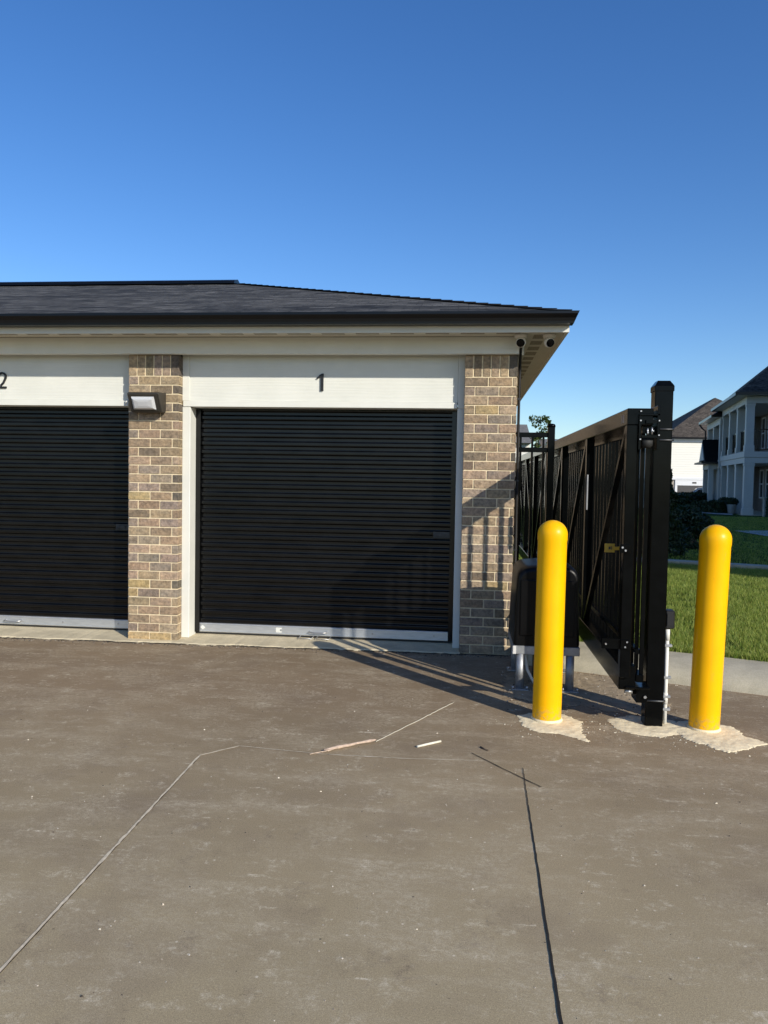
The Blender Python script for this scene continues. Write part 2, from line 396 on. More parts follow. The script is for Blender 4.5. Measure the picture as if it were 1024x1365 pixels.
sun=bpy.data.lights.new('sun','SUN'); sun.energy=4.7; sun.angle=R(.5); sun.color=(1,.935,.82)
so=bpy.data.objects.new('sun',sun); COL.objects.link(so); so.rotation_euler=sd.to_track_quat('Z','Y').to_euler()
w=bpy.data.worlds.new('World'); S.world=w; w.use_nodes=True; nt=w.node_tree; nt.nodes.clear()
out=nt.nodes.new('ShaderNodeOutputWorld'); bg=nt.nodes.new('ShaderNodeBackground'); sky=nt.nodes.new('ShaderNodeTexSky')
sky.sky_type='NISHITA'; sky.sun_disc=False; sky.sun_elevation=SEL; sky.sun_rotation=SAZ; sky.altitude=0; sky.air_density=1.0; sky.dust_density=.35; sky.ozone_density=4.0
bg.inputs[1].default_value=.15
hs=nt.nodes.new('ShaderNodeHueSaturation'); hs.inputs['Saturation'].default_value=1.21; hs.inputs['Hue'].default_value=.509
nt.links.new(sky.outputs[0],hs.inputs['Color']); nt.links.new(hs.outputs[0],bg.inputs[0]); nt.links.new(bg.outputs[0],out.inputs[0])
S.view_settings.view_transform='Standard'; S.view_settings.look='None'; S.view_settings.exposure=.06; S.view_settings.gamma=1
S.render.engine='CYCLES'

# ------------------------------------------------------------------ setting: ground
CD=Vector((.934,-.356,0)); CN=Vector((.356,.934,0)); C0=Vector((1.55,5.92,0))   # kerb line
def curb_pt(t,n,z=0): p=C0+CD*t+CN*n; return (p.x,p.y,z)
b=MB(); b.quad([(-900,-900,-.9),(900,-900,-.9),(900,1800,-.9),(-900,1800,-.9)])
tag(b.build('ground',M['lawn']),kind='structure')
b=MB(); tl=(.44-C0.x)/CD.x
b.quad([(-26,-14,0),(24,-14,0),curb_pt(24,.06),curb_pt(-1.19,.06),(.43,7.3,0),(-26,7.3,0)])
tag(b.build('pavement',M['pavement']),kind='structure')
# kerb
b=MB(); prof=[(0,-.03),(.012,.035),(.045,.078),(.10,.108),(.17,.128),(.30,.145),(.46,.150),(.50,.146),(.50,-.03)]
ts=[-1.17]+[i*.5-1.0 for i in range(0,34)]
base=len(b.v)
for t in ts:
    for n,z in prof:
        j=(random.random()-.5)*.004; b.v.append(curb_pt(t,n+j,z+j*.6))
m_=len(prof)
for i in range(len(ts)-1):
    for k in range(m_-1): b.face((i*m_+k,(i+1)*m_+k,(i+1)*m_+k+1,i*m_+k+1),None,True)
o=b.build('kerb',M['conc']); tag(o,kind='structure')
# lawn terrain
def lawn_z(x,y):
    n=(x-C0.x)*CN.x+(y-C0.y)*CN.y
    z=.142+.004*math.sin(x*3.1+y*1.7)
    if y>46: z-=.75*min(1,(y-46)/8)
    return z
b=MB(); xs=[.43,1,2,3,4,5,6,8,10,13,16,20,26,34,44,60,90]; ys_=[.49,1,2,3,4,6,8,10,13,16,20,25,30,35,40,44,48,52,56,62,75,110,170]
g=[]
for i,x in enumerate(xs):
    row=[]
    for n in ys_:
        t=(x-C0.x-CN.x*.49)/CD.x; p0=C0+CD*t+CN*.49
        y=p0.y+(n-.49); row.append(len(b.v)); b.v.append((x,y,lawn_z(x,y)))
    g.append(row)
for i in range(len(xs)-1):
    for j in range(len(ys_)-1): b.face((g[i][j],g[i+1][j],g[i+1][j+1],g[i][j+1]))
tag(b.build('lawn',M['lawn']),kind='structure')
b=MB(); b.quad([(-60,14.2,.13),(.43,14.2,.13),(.43,170,.13),(-60,170,.13)]); tag(b.build('rear_lawn',M['lawn']),kind='structure')

# garage threshold slab with a ragged front edge
b=MB(); xs=np.linspace(-6.2,-.01,150); top=[];bot=[]
for x in xs:
    yy=6.635+.032*x*.6+random.uniform(-.012,.012)+.01*math.sin(x*9)
    top.append((x,yy,.011+random.uniform(-.002,.002))); bot.append((x,yy-.03,-.006))
n=len(xs); b.v+=top+bot+[(x,7.02,.03) for x in xs]
for i in range(n-1):
    b.face((i,i+1,n+i+1,n+i)); b.face((i,i+1,2*n+i+1,2*n+i))
tag(b.build('threshold_slab',M['slab']),kind='structure')

def ragged(name,mat,pts,z,depth=.012,jit=.02,sub=7,seed=1,parent=None,step=.006):
    """thin spill on the ground: a fine height grid cut by a noisy outline"""
    from mathutils import noise as mn
    P=[Vector(p) for p in pts]; n=len(P); x0=min(p.x for p in P)-.08; x1=max(p.x for p in P)+.08; y0=min(p.y for p in P)-.08; y1=max(p.y for p in P)+.08
    def sd(q):
        ins=False; dm=1e9
        for i in range(n):
            a=P[i]; c=P[(i+1)%n]; e=c-a; t=max(0,min(1,(q-a).dot(e)/e.dot(e))); dm=min(dm,(q-a-e*t).length)
            if (a.y>q.y)!=(c.y>q.y) and q.x<(c.x-a.x)*(q.y-a.y)/(c.y-a.y)+a.x: ins=not ins
        return dm if ins else -dm
    def f(x,y):
        q=Vector((x,y)); d=sd(q)
        nz=mn.noise(Vector((x*9,y*13,seed)))*1.0+mn.noise(Vector((x*28,y*34,seed+5)))*.9+mn.noise(Vector((x*80,y*80,seed+9)))*.8
        return d+nz*jit
    nx=int((x1-x0)/step); ny=int((y1-y0)/step); F=[[f(x0+i*step,y0+j*step) for j in range(ny)] for i in range(nx)]
    b=MB(); idx={}
    def vid(i,j):
        if (i,j) not in idx:
            x=x0+i*step; y=y0+j*step; h=F[i][j]
            if h<=0:
                gx=(F[min(i+1,nx-1)][j]-F[max(i-1,0)][j])/(2*step); gy=(F[i][min(j+1,ny-1)]-F[i][max(j-1,0)])/(2*step); g2=max(.25,gx*gx+gy*gy)
                dx=-h*gx/g2; dy=-h*gy/g2; L=math.hypot(dx,dy)
                if L>step*.9: dx*=step*.9/L; dy*=step*.9/L
                x+=dx; y+=dy
            hh=depth*min(1,max(0,h/.045))**.8 if h>0 else 0
            hh*=.75+.5*mn.noise(Vector((x*25,y*25,seed+2)))+.25*mn.noise(Vector((x*90,y*90,seed+3)))
            idx[i,j]=len(b.v); b.v.append((x,y,(z if h>0 else .001)+max(0,hh)))
        return idx[i,j]
    for i in range(nx-1):
        for j in range(ny-1):
            c=[(i,j),(i+1,j),(i+1,j+1),(i,j+1)]
            if any(F[p[0]][p[1]]>0 for p in c): b.face([vid(*p) for p in c],None,True)
    return b.build(name,mat,parent,fix=False)
o=ragged('sandy_patch',M['sand'],[(.30,5.35),(.75,5.22),(1.15,5.05),(1.42,5.35),(1.32,5.95),(.95,6.10),(.55,6.26),(.35,6.0)],.002,.006,.035,9,3); tag(o,kind='structure')
o=ragged('cement_spill',M['cement'],[(.365,4.93),(.38,4.72),(.47,4.62),(.60,4.60),(.74,4.50),(.735,4.66),(.76,4.86),(.68,5.0),(.5,5.03)],.002,.006,.016,9,5); tag(o,kind='structure')
o=ragged('cement_spill',M['cement'],[(.925,4.93),(.95,4.76),(1.04,4.67),(1.19,4.64),(1.30,4.70),(1.36,4.78),(1.35,4.98),(1.1,5.06)],.002,.006,.010,9,8); tag(o,kind='structure')
o=ragged('cement_spill',M['cement'],[(1.29,4.80),(1.33,4.62),(1.42,4.52),(1.50,4.42),(1.62,4.50),(1.79,4.62),(1.70,4.74),(1.68,4.92),(1.5,5.0),(1.36,4.96)],.003,.006,.020,9,13); tag(o,kind='structure')

def strip(name,mat,pts,wd,z=.003,jit=.25,seed=3,step=.03,taper=False):
    rd=random.Random(seed); P=[]
    for a,c in zip(pts[:-1],pts[1:]):
        L=math.dist(a,c); n=max(2,int(L/step))
        for k in range(n): P.append((a[0]+(c[0]-a[0])*k/n,a[1]+(c[1]-a[1])*k/n))
    P.append(pts[-1]); b=MB(); m=len(P)
    for i,p in enumerate(P):
        q=P[min(i+1,m-1)]; o_=P[max(i-1,0)]; d=Vector((q[0]-o_[0],q[1]-o_[1])).normalized(); nx,ny=-d.y,d.x
        wl=wd/2*(1+rd.uniform(-jit,jit)); wr=wd/2*(1+rd.uniform(-jit,jit))
        if taper: s_=max(.25,1-i/m*.75); wl*=s_; wr*=s_
        wob=rd.uniform(-1,1)*wd*.12
        b.v+=[(p[0]+nx*(wl+wob),p[1]+ny*(wl+wob),z),(p[0]-nx*(wr-wob),p[1]-ny*(wr-wob),z)]
    for i in range(m-1): b.face((2*i,2*i+1,2*i+3,2*i+2))
    o=b.build(name,mat,fix=False); tag(o,kind='structure'); return o
strip('pavement_joint',M['jointfill'],[(-1.345,.9),(-1.359,2.12),(-1.383,3.935)],.0105,.003,.45)
strip('pavement_joint',M['jointdark'],[(-1.3375,.9),(-1.3515,2.12),(-1.3765,3.935)],.0022,.0026,.5,15)
strip('pavement_joint',M['jointfill'],[(-1.385,3.94),(-1.215,4.113)],.012,.0034,.4)
strip('pavement_joint',M['jointfaint'],[(-1.215,4.113),(-.742,4.06),(-.3,4.06),(.10,4.09)],.008,.0032,.8,9)
strip('pavement_joint',M['jointdark'],[(.262,.9),(.298,2.11),(.318,3.2),(.334,4.02)],.0125,.003,.2,5,taper=True)
strip('pavement_joint',M['jointdark'],[(.070,4.20),(.24,3.98),(.407,3.775)],.0055,.0036,.4,6)

pts=[(x,6.612+.0192*x+.008*math.sin(x*5)) for x in np.linspace(-5.6,.38,60)]
strip('dirt_line',M['soil'],pts,.035,.0032,.85,19,.02)
# loose grit: nobody could count it
def chip(b,x,y,s,col,rd,z0=0):
    pts=[]
    k=len(b.v); n=5
    a0=rd.uniform(0,6.3); el=rd.uniform(.5,1)
    for i in range(n):
        t=a0+2*math.pi*i/n; rr=s*rd.uniform(.6,1.2); b.v.append((x+math.cos(t)*rr,y+math.sin(t)*rr*el,z0))
    for i in range(n):
        t=a0+2*math.pi*(i+.3)/n; rr=s*rd.uniform(.3,.7); b.v.append((x+math.cos(t)*rr,y+math.sin(t)*rr*el,z0+s*rd.uniform(.4,.9)))
    for i in range(n):
        j=(i+1)%n; b.face((k+i,k+j,k+n+j,k+n+i),col)
    b.face([k+n+i for i in range(n)],col)
b=MB(); rd=random.Random(21)
pal=[(.45,.40,.33),(.58,.53,.45),(.33,.29,.24),(.22,.19,.16),(.06,.05,.045),(.38,.33,.27)]
for i in range(1600):
    y=rd.uniform(1.5,6.5); x=rd.uniform(-.72*y-.5,.5*y+.3)
    if x>1.5 and y>5.4: continue
    chip(b,x,y,rd.choice([.001,.0013,.0016,.002,.0024,.0035]),rd.choice(pal),rd)
for i in range(60):
    y=rd.uniform(1.5,5.6); x=rd.uniform(-.72*y-.3,.5*y)
    chip(b,x,y,rd.uniform(.003,.007),rd.choice([(.66,.60,.48),(.62,.55,.44),(.5,.44,.35),(.10,.08,.06)]),rd)
for i in range(700):   # crumbs along the slab edge and the gate hardware
    x=rd.uniform(-5.5,.6); y=6.60+.02*x+rd.gauss(-.02,.035)
    chip(b,x,y,rd.choice([.003,.005,.008]),rd.choice([(.05,.045,.04),(.09,.08,.07),(.3,.26,.21),(.12,.10,.08)]),rd)
for cx,cy in ((.56,4.74),(1.15,4.76),(1.52,4.66)):
    for i in range(110):
        a=rd.uniform(0,6.3); rr=rd.uniform(.15,.42)*rd.uniform(.6,1); chip(b,cx+math.cos(a)*rr*1.1,cy+math.sin(a)*rr*.8,rd.choice([.0012,.0016,.0022,.0035,.006]),rd.choice([(.66,.60,.46),(.58,.52,.40),(.7,.65,.52)]),rd)
for i in range(420):
    x=rd.uniform(.3,1.45); y=5.0+rd.uniform(0,1.1); chip(b,x,y,rd.choice([.003,.004,.007]),rd.choice(pal),rd,.006)
for i in range(260):
    t=rd.uniform(-1.1,4); p=curb_pt(t,rd.gauss(-.04,.03)); chip(b,p[0],p[1],rd.choice([.002,.003,.005]),rd.choice(pal),rd)
o=b.build('loose_grit',M['debris']); tag(o,'small pale and dark crumbs scattered over the dusty pavement','grit',kind='stuff')

# larger litter
b=MB(); a=Vector((-.735,4.10,.012)); c=Vector((-.47,4.30,.014)); pts=[a.lerp(c,t) for t in np.linspace(0,1,9)]
b.tube([p+Vector((random.uniform(-.004,.004),random.uniform(-.004,.004),0)) for p in pts],.014,7,radii=[.003,.007,.011,.009,.0085,.007,.008,.010,.004])
for k in range(4): b.bar(a+Vector((.05,.02,.0)),a+Vector((-.07+.03*k,-.055+.02*k,-.008)),.004,.003)
o=b.build('wood_splinter',M['wood']); tag(o,'frayed pinkish splinter of wood lying flat on the open pavement','splinter')
b=MB(); b.tube([(-.234,4.241,.007),(-.17,4.295,.008),(-.105,4.352,.007)],.0065,8); o=b.build('stick',M['stick']); tag(o,'short straight white stick lying on the pavement right of the wood splinter','stick')
b=MB(); pts=[]
for k in range(30):
    t=k/29; pts.append((-.47+.43*t+random.uniform(-.003,.003),4.30+.85*t+random.uniform(-.004,.004),.004))
b.tube(pts,.0016,5); o=b.build('string',M['stick']); tag(o,'thin pale string stretched from the wood splinter towards the garage','string')
b=MB(); b.tube([(.12,4.30,.005),(.135,4.275,.006),(.16,4.25,.005)],.0045,6); o=b.build('twig',M['bark']); tag(o,'tiny dark twig on the pavement between the white stick and a crack','twig')

# ------------------------------------------------------------------ grass blades
def blades(name,pts,hmin,hmax,wid,label,seed=1):
    rg=np.random.default_rng(seed); n=len(pts)
    P=np.array(pts); h=rg.uniform(hmin,hmax,n); a=rg.uniform(0,2*np.pi,n); ln=rg.uniform(.15,.8,n)*h; la=rg.uniform(0,2*np.pi,n)
    wv=np.stack([np.cos(a),np.sin(a),np.zeros(n)],1)*(wid*rg.uniform(.6,1.3,n))[:,None]
    lv=np.stack([np.cos(la)*ln,np.sin(la)*ln,np.zeros(n)],1); up=np.zeros((n,3)); up[:,2]=h
    v=np.stack([P-wv,P+wv,P+lv*.35+up*.6+wv*.7,P+lv*.35+up*.6-wv*.7,P+lv+up],1).reshape(-1,3)
    me=bpy.data.meshes.new(name); me.vertices.add(n*5); me.vertices.foreach_set('co',v.ravel())
    idx=np.arange(n)[:,None]*5
    lo=np.concatenate([idx+0,idx+1,idx+2,idx+3,idx+3,idx+2,idx+4],1).ravel()
    me.loops.add(n*7); me.loops.foreach_set('vertex_index',lo.astype(np.int32))
    me.polygons.add(n*2); st=np.stack([np.arange(n)*7,np.arange(n)*7+4],1).ravel(); tot=np.tile([4,3],n)
    me.polygons.foreach_set('loop_start',st.astype(np.int32)); me.polygons.foreach_set('loop_total',tot.astype(np.int32))
    me.update(calc_edges=True); me.materials.append(M['grass']); o=bpy.data.objects.new(name,me); COL.objects.link(o)
    tag(o,label,'grass',kind='stuff'); return o
def scatter(n,test,xr,yr,seed):
    rg=np.random.default_rng(seed); out=[]
    while len(out)<n:
        x=rg.uniform(*xr); y=rg.uniform(*yr)
        if test(x,y):
            # clumpy density
            if rg.random()> .55+.45*math.sin(x*7.3+math.sin(y*5)*2)*math.sin(y*6.1+x*2): continue
            out.append((x,y,lawn_z(x,y)-.004))
    return out
nn=lambda x,y:(x-C0.x)*CN.x+(y-C0.y)*CN.y
pts=scatter(120000,lambda x,y: nn(x,y)>.50 and nn(x,y)<7.75 and .19*y<x<.47*y+.2,(1.2,7),(5,15),2)
blades('grass',pts,.025,.06,.0022,'sunlit mown grass between the concrete kerb and the far path',4)
pts=scatter(26000,lambda x,y: nn(x,y)>.50 and x<.19*y,(.46,2.6),(6.3,15),5)
blades('grass',pts,.03,.07,.0026,'grass growing behind the gate beside the garage wall',6)
pts=scatter(60000,lambda x,y: nn(x,y)>8.05 and .20*y<x<.45*y,(2.5,14),(13,34),7)
blades('grass',pts,.03,.055,.006,'shaded grass beyond the far path in front of the porch house',8)
# fringe overhanging the kerb
rg=np.random.default_rng(11); pts=[]
for i in range(9000):
    t=rg.uniform(-1.1,6); p=curb_pt(t,.49+rg.normal(0,.012)+.012*math.sin(t*9),.146); pts.append(p)
blades('grass',pts,.03,.065,.0024,'ragged fringe of grass hanging over the kerb edge',12)
# far path: pale kerb-like strip, and shaded walks
b=MB()
for (n0,n1,z0,z1) in ((7.62,7.93,.10,.205),):
    b.prism([(0,0)],'z',0,0) if False else None
    P=[curb_pt(-2.0,n0),curb_pt(22,n0),curb_pt(22,n1),curb_pt(-2.0,n1)]
    b.v+=[(p[0],p[1],z0) for p in P]+[(p[0],p[1],z1) for p in P]
    for f in ((4,5,6,7),(0,1,5,4),(1,2,6,5),(2,3,7,6),(3,0,4,7)): b.face(f)
tag(b.build('path_edging',M['conc']),kind='structure')
b=MB(); b.quad([(7.85,23.4,.17),(8.05,19.6,.17),(10,12,.17),(17,12,.17),(17,26.6,.17)]); tag(b.build('path',M['walk']),kind='structure')
b=MB(); b.quad([(9.6,44,.172),(11.3,36.2,.172),(11.9,35.6,.172),(12.3,37.0,.172),(11.4,40,.172),(11.0,45,.172)]); tag(b.build('path',M['walk']),kind='structure')

# ------------------------------------------------------------------ garage
YF=6.65            # brick face
G=empty('garage_building',(-3,8,0)); tag(G,'brick and white-trimmed garage block with black roller doors and dark hipped roof','garage')
def gb(mb,name,mat,label=None,parent=None):
    off=Vector((-3,8,0)); mb.v=[tuple(Vector(p)-off) for p in mb.v]
    o=mb.build(name,mat,parent or G)
    if label: o['label']=label
    return o
def brickcol(rd,dark=False):
    if dark: b_=(.13,.108,.085)
    else:
        r=rd.random()
        if r<.03: b_=(.37,.275,.14)
        elif r<.14: b_=(.20,.155,.105)
        elif r<.55: b_=(.305,.225,.148)
        elif r<.8: b_=(.26,.205,.155)
        else: b_=(.36,.268,.182)
    k=rd.uniform(.86,1.14); return tuple(x*k*rd.uniform(.97,1.03) for x in b_)
CH=.0795; MT=.010
def brickwall(x0,x1,z1,rd,front=True,seedrow=0,core_d=.35,depth=.10,side=0,ybase=YF):
    """real bricks standing proud of a mortar core; front face at ybase, running along x; top soldier course"""
    br=MB(); core=MB()
    core.box(x0+.006,x1-.006,ybase+.006,ybase+core_d,-.1,z1-.002)
    zs=z1-.185; nrow=int(round(zs/CH)); ch=zs/nrow
    for i in range(-1,nrow):
        za=i*ch+MT/2; zb=(i+1)*ch-MT/2
        x=x0
        odd=(i+seedrow)%2
        lens=[]
        L=x1-x0
        if odd: lens=[.092,.203,1]
        else: lens=[.203,.203,1]
        for l in lens:
            xe=min(x+l,x1)
            if l==1: xe=x1
            e=xe-(0 if xe==x1 else MT/2); s_=x+(0 if x==x0 else MT/2)
            if e-s_>.015: br.box(s_,e,ybase+rd.uniform(-.0015,.0015),ybase+depth,za+rd.uniform(-.001,.001),zb+rd.uniform(-.001,.001),brickcol(rd,dark=(xe==x1 and e-s_<.12 and rd.random()<.3)),bev=.0025)
            x=xe
            if x>=x1-1e-6: break
    n=int(round((x1-x0)/.077)); wd=(x1-x0)/n
    for k in range(n): br.box(x0+k*wd+MT/2*(k>0),x0+(k+1)*wd-MT/2*(k<n-1),ybase+rd.uniform(-.001,.001),ybase+depth,zs+MT/2,z1,brickcol(rd,dark=(k==n-1)),bev=.0025)
    return br,core
Z1=2.568
for (x0,x1,sr,lab) in ((-3.012,-2.548,0,'brick pillar between the two roller doors, carrying the wall lamp'),(-.02,.425,1,'brick pillar at the right corner of the garage'),(-5.964,-5.50,0,'brick pillar left of the second roller door')):
    rd=random.Random(int(x0*100)); br,core=brickwall(x0,x1,Z1,rd,seedrow=sr)
    o=gb(br,'brick_pillar',M['brick'],lab); gb(core,'mortar',M['mortar'],None,o)
# side wall facing the gate: bricks with their long sides along y
br=MB(); core=MB(); rd=random.Random(5); YB=13.35
core.box(.10,.419,YF+.36,YB-.006,-.1,Z1-.002); core.box(.30,.419,YF+.10,YF+.36,-.1,Z1-.003)
zs=Z1; nrow=int(round((Z1-.185)/CH)); ch=(Z1-.185)/nrow
for i in range(-1,nrow+2):
    y=YF+.104+(0 if i%2 else .10); y0=y
    first=YF+.104
    if i%2==0: br.box(.335,.425,first,y-MT/2,i*ch+MT/2,min(Z1,(i+1)*ch-MT/2),brickcol(rd),bev=.0025)
    while y<YB:
        ye=min(y+.203,YB); 
        if ye-y>.02: br.box(.335,.425+rd.uniform(-.0015,.0015),y+MT/2,ye-MT/2,i*ch+MT/2,min(Z1,(i+1)*ch-MT/2),brickcol(rd),bev=.0025)
        y=ye
o=gb(br,'side_wall',M['brick'],'long brick side wall facing the gate'); gb(core,'mortar',M['mortar'],None,o)
# hidden back and left walls close the building
b=MB(); b.box(-11.8,.09,YB-.2,YB,-.1,2.7); b.box(-12,-11.8,YF+.3,YB,-.1,2.7); b.box(-12,-5.975,YF+.02,YF+.3,-.1,2.568); gb(b,'rear_wall',M['mortar'])
YH=6.75
def bay(xl,xr,num):
    """one door bay between brick xl..xr"""
    jl=.071; jr=.058 if num==1 else .046
    b=MB()
    # header board
    b.box(xl+.064,xr-jr,YH+.006,YH+.05,2.176,2.60); gb(b,'header_board',M['board'])
    b=MB(); b.box(xl+.004,xr-jr-.002,YH-.006,YH+.16,2.122,2.174,bev=.003); gb(b,'header_trim',M['white'])
    b=MB(); b.box(xl-.004,xl+jl,YH,YH+.20,.02,2.1205,bev=.004); b.box(xl-.004,xl+.062,YH-.004,YH+.06,2.1745,2.60,bev=.003); gb(b,'door_jamb',M['white'])
    b=MB(); b.box(xr-jr,xr+.004,YH,YH+.20,.02,2.1205,bev=.004); b.box(xr-jr+.002,xr+.004,YH-.003,YH+.06,2.1215,2.60,bev=.003); gb(b,'door_jamb',M['white'])
    dl,dr=xl+jl,xr-jr; YD=6.93
    # corrugated curtain
    b=MB(); z=.13; pitch=.0785; prof=[]
    K=24; nz=int((2.16-.13)/pitch)+1
    for i in range(nz*K):
        ph=(i%K)/K; tt=((ph*2)%1)/.30; tt=min(1,tt); sm_=tt*tt*(3-2*tt); dd=(2*sm_-1)*(1 if ph<.5 else -1)
        zz=.13+(i/K)*pitch
        if zz>2.16: break
        prof.append((YD-.0085*dd,zz))
    nx=[dl-.03+ (dr-dl+.06)*k/24 for k in range(25)]
    rd=random.Random(3+num)
    wob=[rd.uniform(-.0018,.0018) for _ in nx]; base=0
    for k,x in enumerate(nx):
        for (y,zz) in prof: b.v.append((x,y+wob[k]*math.sin(zz*3+k),zz))
    m=len(prof)
    for k in range(len(nx)-1):
        for i in range(m-1): b.face((k*m+i,(k+1)*m+i,(k+1)*m+i+1,k*m+i+1),None,True)
    door=gb(b,'roller_door',M['curtain'],'black corrugated roller door numbered %d'%num)
    b=MB(); b.box(dl-.02,dr+.02,YD-.016,YD+.012,.046,.1295,bev=.003); b.box(dl-.02,dr+.02,YD-.020,YD-.0165,.052,.060); b.box(dl-.02,dr+.02,YD-.020,YD-.0165,.116,.122)
    gb(b,'bottom_bar',M['alu'],None,door)
    b=MB(); b.box(dl-.02,dr+.02,YD-.006,YD+.02,.031,.0455); gb(b,'rubber_seal',M['bump_dark'],None,door)
    # guides
    for (ga_,gb_) in ((dl+.001,dl+.045),(dr-.045,dr-.001)):
        b=MB(); b.box(ga_,gb_,YD-.034,YD-.0225,.05,2.11); gb(b,'guide_rail',M['curtain'],None,door)
    # slide latch
    b=MB(); lx=dr-.195; b.box(lx,lx+.16,YD-.020,YD-.012,.978,1.035,bev=.002); b.box(lx+.03,lx+.10,YD-.030,YD-.021,.995,1.018,bev=.002); b.tube([(lx+.02,YD-.02,1.0),(lx+.02,YD-.034,1.0)],.011,10); b.tube([(lx+.13,YD-.02,1.006),(lx+.13,YD-.03,1.006)],.013,10)
    gb(b,'slide_latch',M['lockmetal'],None,door)
    # pull handle and screws on the bar
    hx=(dl+dr)/2-.03
    for dx in ((0,) if num==1 else (0,)):
        b=MB(); x=hx+dx; b.tube([(x-.08,YD-.017,.088),(x-.08,YD-.045,.086),(x-.04,YD-.05,.080),(x+.04,YD-.05,.080),(x+.08,YD-.045,.086),(x+.08,YD-.017,.088)],.006,8)
        gb(b,'pull_handle',M['bolt'],None,door)
    for x,zz in ((dl+.035,.085),(dr-.04,.09),(dr-.17,.09),(hx-.35,.09),(hx+.5,.088)):
        b=MB(); b.tube([(x,YD-.0168,zz),(x,YD-.023,zz)],.008,10)
        gb(b,'bar_screw',M['bolt'],None,door)
    if num==1:
        b=MB(); b.box(hx-.40,hx-.345,YD-.0185,YD-.0172,.066,.112); gb(b,'paper_label',M['white'],None,door)
        b=MB(); b.quad([(dl+.075,YD-.0215,.068),(dl+.10,YD-.0215,.088),(dl+.075,YD-.0215,.112),(dl+.05,YD-.0215,.09)]); gb(b,'paper_label',M['white'],None,door)
        # foot pull loops below the bar
        for x in (hx-.10,hx+.06):
            b=MB(); b.tube([(x-.06,YD-.03,.05),(x-.07,YD-.09,.036),(x+.05,YD-.10,.036),(x+.06,YD-.03,.05)],.004,6); gb(b,'foot_pull',M['bolt'],None,door)
    return door
bay(-2.548,-.02,1); bay(-5.50,-3.012,2)
# unit numbers
def stroke(pts,wd):
    b=MB(); L=[];Rr=[]
    m=len(pts)
    for i,p in enumerate(pts):
        q=pts[min(i+1,m-1)]; o_=pts[max(i-1,0)]; d=Vector((q[0]-o_[0],q[1]-o_[1])).normalized()
        L.append((p[0]-d.y*wd/2,p[1]+d.x*wd/2)); Rr.append((p[0]+d.y*wd/2,p[1]-d.x*wd/2))
    for y in (YH-.010,YH+.004):
        b.v+=[(x,y,z) for x,z in L]+[(x,y,z) for x,z in Rr]
    for o_ in (0,2*m):
        for i in range(m-1): b.face((o_+i,o_+i+1,o_+m+i+1,o_+m+i))
    for i in range(m-1):
        b.face((i,i+1,2*m+i+1,2*m+i)); b.face((m+i,m+i+1,3*m+i+1,3*m+i))
    b.face((0,m,3*m,2*m)); b.face((m-1,2*m-1,4*m-1,3*m-1))
    return b
# "1": stem and curved flag
b=MB(); x1,z0,z1=-1.262,2.269,2.421
b.prism([(x1-.0245,z0),(x1,z0),(x1,z1-.014),(x1-.0245,z1-.03)],'y',YH-.010,YH+.004)
b.prism([(x1-.0245,z1-.0305),(x1+.0005,z1-.0145),(x1+.0005,z1),(x1-.013,z1),(x1-.034,z1-.012),(x1-.062,z1-.042),(x1-.052,z1-.048),(x1-.036,z1-.033)],'y',YH-.011,YH+.004)
gb(b,'unit_number',M['number'],'black number 1 on the header over the right-hand door')
cx=-4.275; zt=2.428; pts=[]
for k in range(15):
    t=math.pi*(1.0-k/14*1.22); pts.append((cx+.036*math.cos(t),zt-.046+.036*math.sin(t)))
pts+= [(cx+.012,zt-.10),(cx-.015,zt-.128)]
b=stroke(pts,.016); b2=stroke([(cx-.045,zt-.142),(cx+.042,zt-.142)],.016); k=len(b.v); b.v+=b2.v; b.f+=[tuple(i+k for i in f) for f in b2.f]; b.c+=b2.c; b.sm+=b2.sm
gb(b,'unit_number',M['number'],'black number 2 on the header over the left-hand door')
# frieze, soffit, fascia, gutter
b=MB(); b.box(-12,.432,6.597,6.66,2.570,2.715,bev=.004); gb(b,'frieze_board',M['board'])
b=MB(); b.box(.4285,.475,6.6605,YB,2.572,2.714,bev=.003); gb(b,'frieze_board',M['board'])
EX,EY0,EY1=.722,6.30,13.85
b=MB(); b.box(-12.4,.779,EY0+.016,6.5965,2.716,2.73); b.box(.4335,.779,6.5967,EY1,2.7165,2.7295); gb(b,'soffit',M['soffit'])
x=-5.9
def vent(x0,x1,y0,y1):
    b=MB(); b.box(x0,x1,y0,y1,2.7135,2.7155); gb(b,'soffit_vent',M['soffit_vent'])
while x<.30:
    vent(x,x+.195,6.40,6.48); x+=.292
y=6.52
while y<13.5:
    vent(.545,.645,y,y+.175); y+=.29
b=MB(); b.box(-12.4,.802,EY0,EY0+.0145,2.693,2.82,bev=.002); gb(b,'fascia',M['fascia'])
b=MB(); b.box(.78,.80,EY0+.0155,EY1,2.693,2.835,bev=.002); gb(b,'fascia',M['fascia'])
# K-style gutter: front and side with a mitre
pf=[(0,.0),(-.100,.0),(-.102,.018),(-.108,.042),(-.122,.060),(-.130,.072),(-.130,.092),(-.121,.092),(-.121,.076),(-.099,.05),(-.092,.008),(-.004,.008),(-.004,.092),(0,.092)]
zb=2.745
b=MB(); m=len(pf)
for xe in (-12.4,None):
    for (d,h) in pf: b.v.append((.861-(.092-h)*.42 if xe is None else xe,EY0-.001+d,zb+h))
for k in range(m): b.face((k,(k+1)%m,m+(k+1)%m,m+k))
b.face([m+k for k in range(m)])
b.box(.8005,.822,EY0+.016,EY1,2.80,2.838)
gb(b,'gutter',M['gutter'])
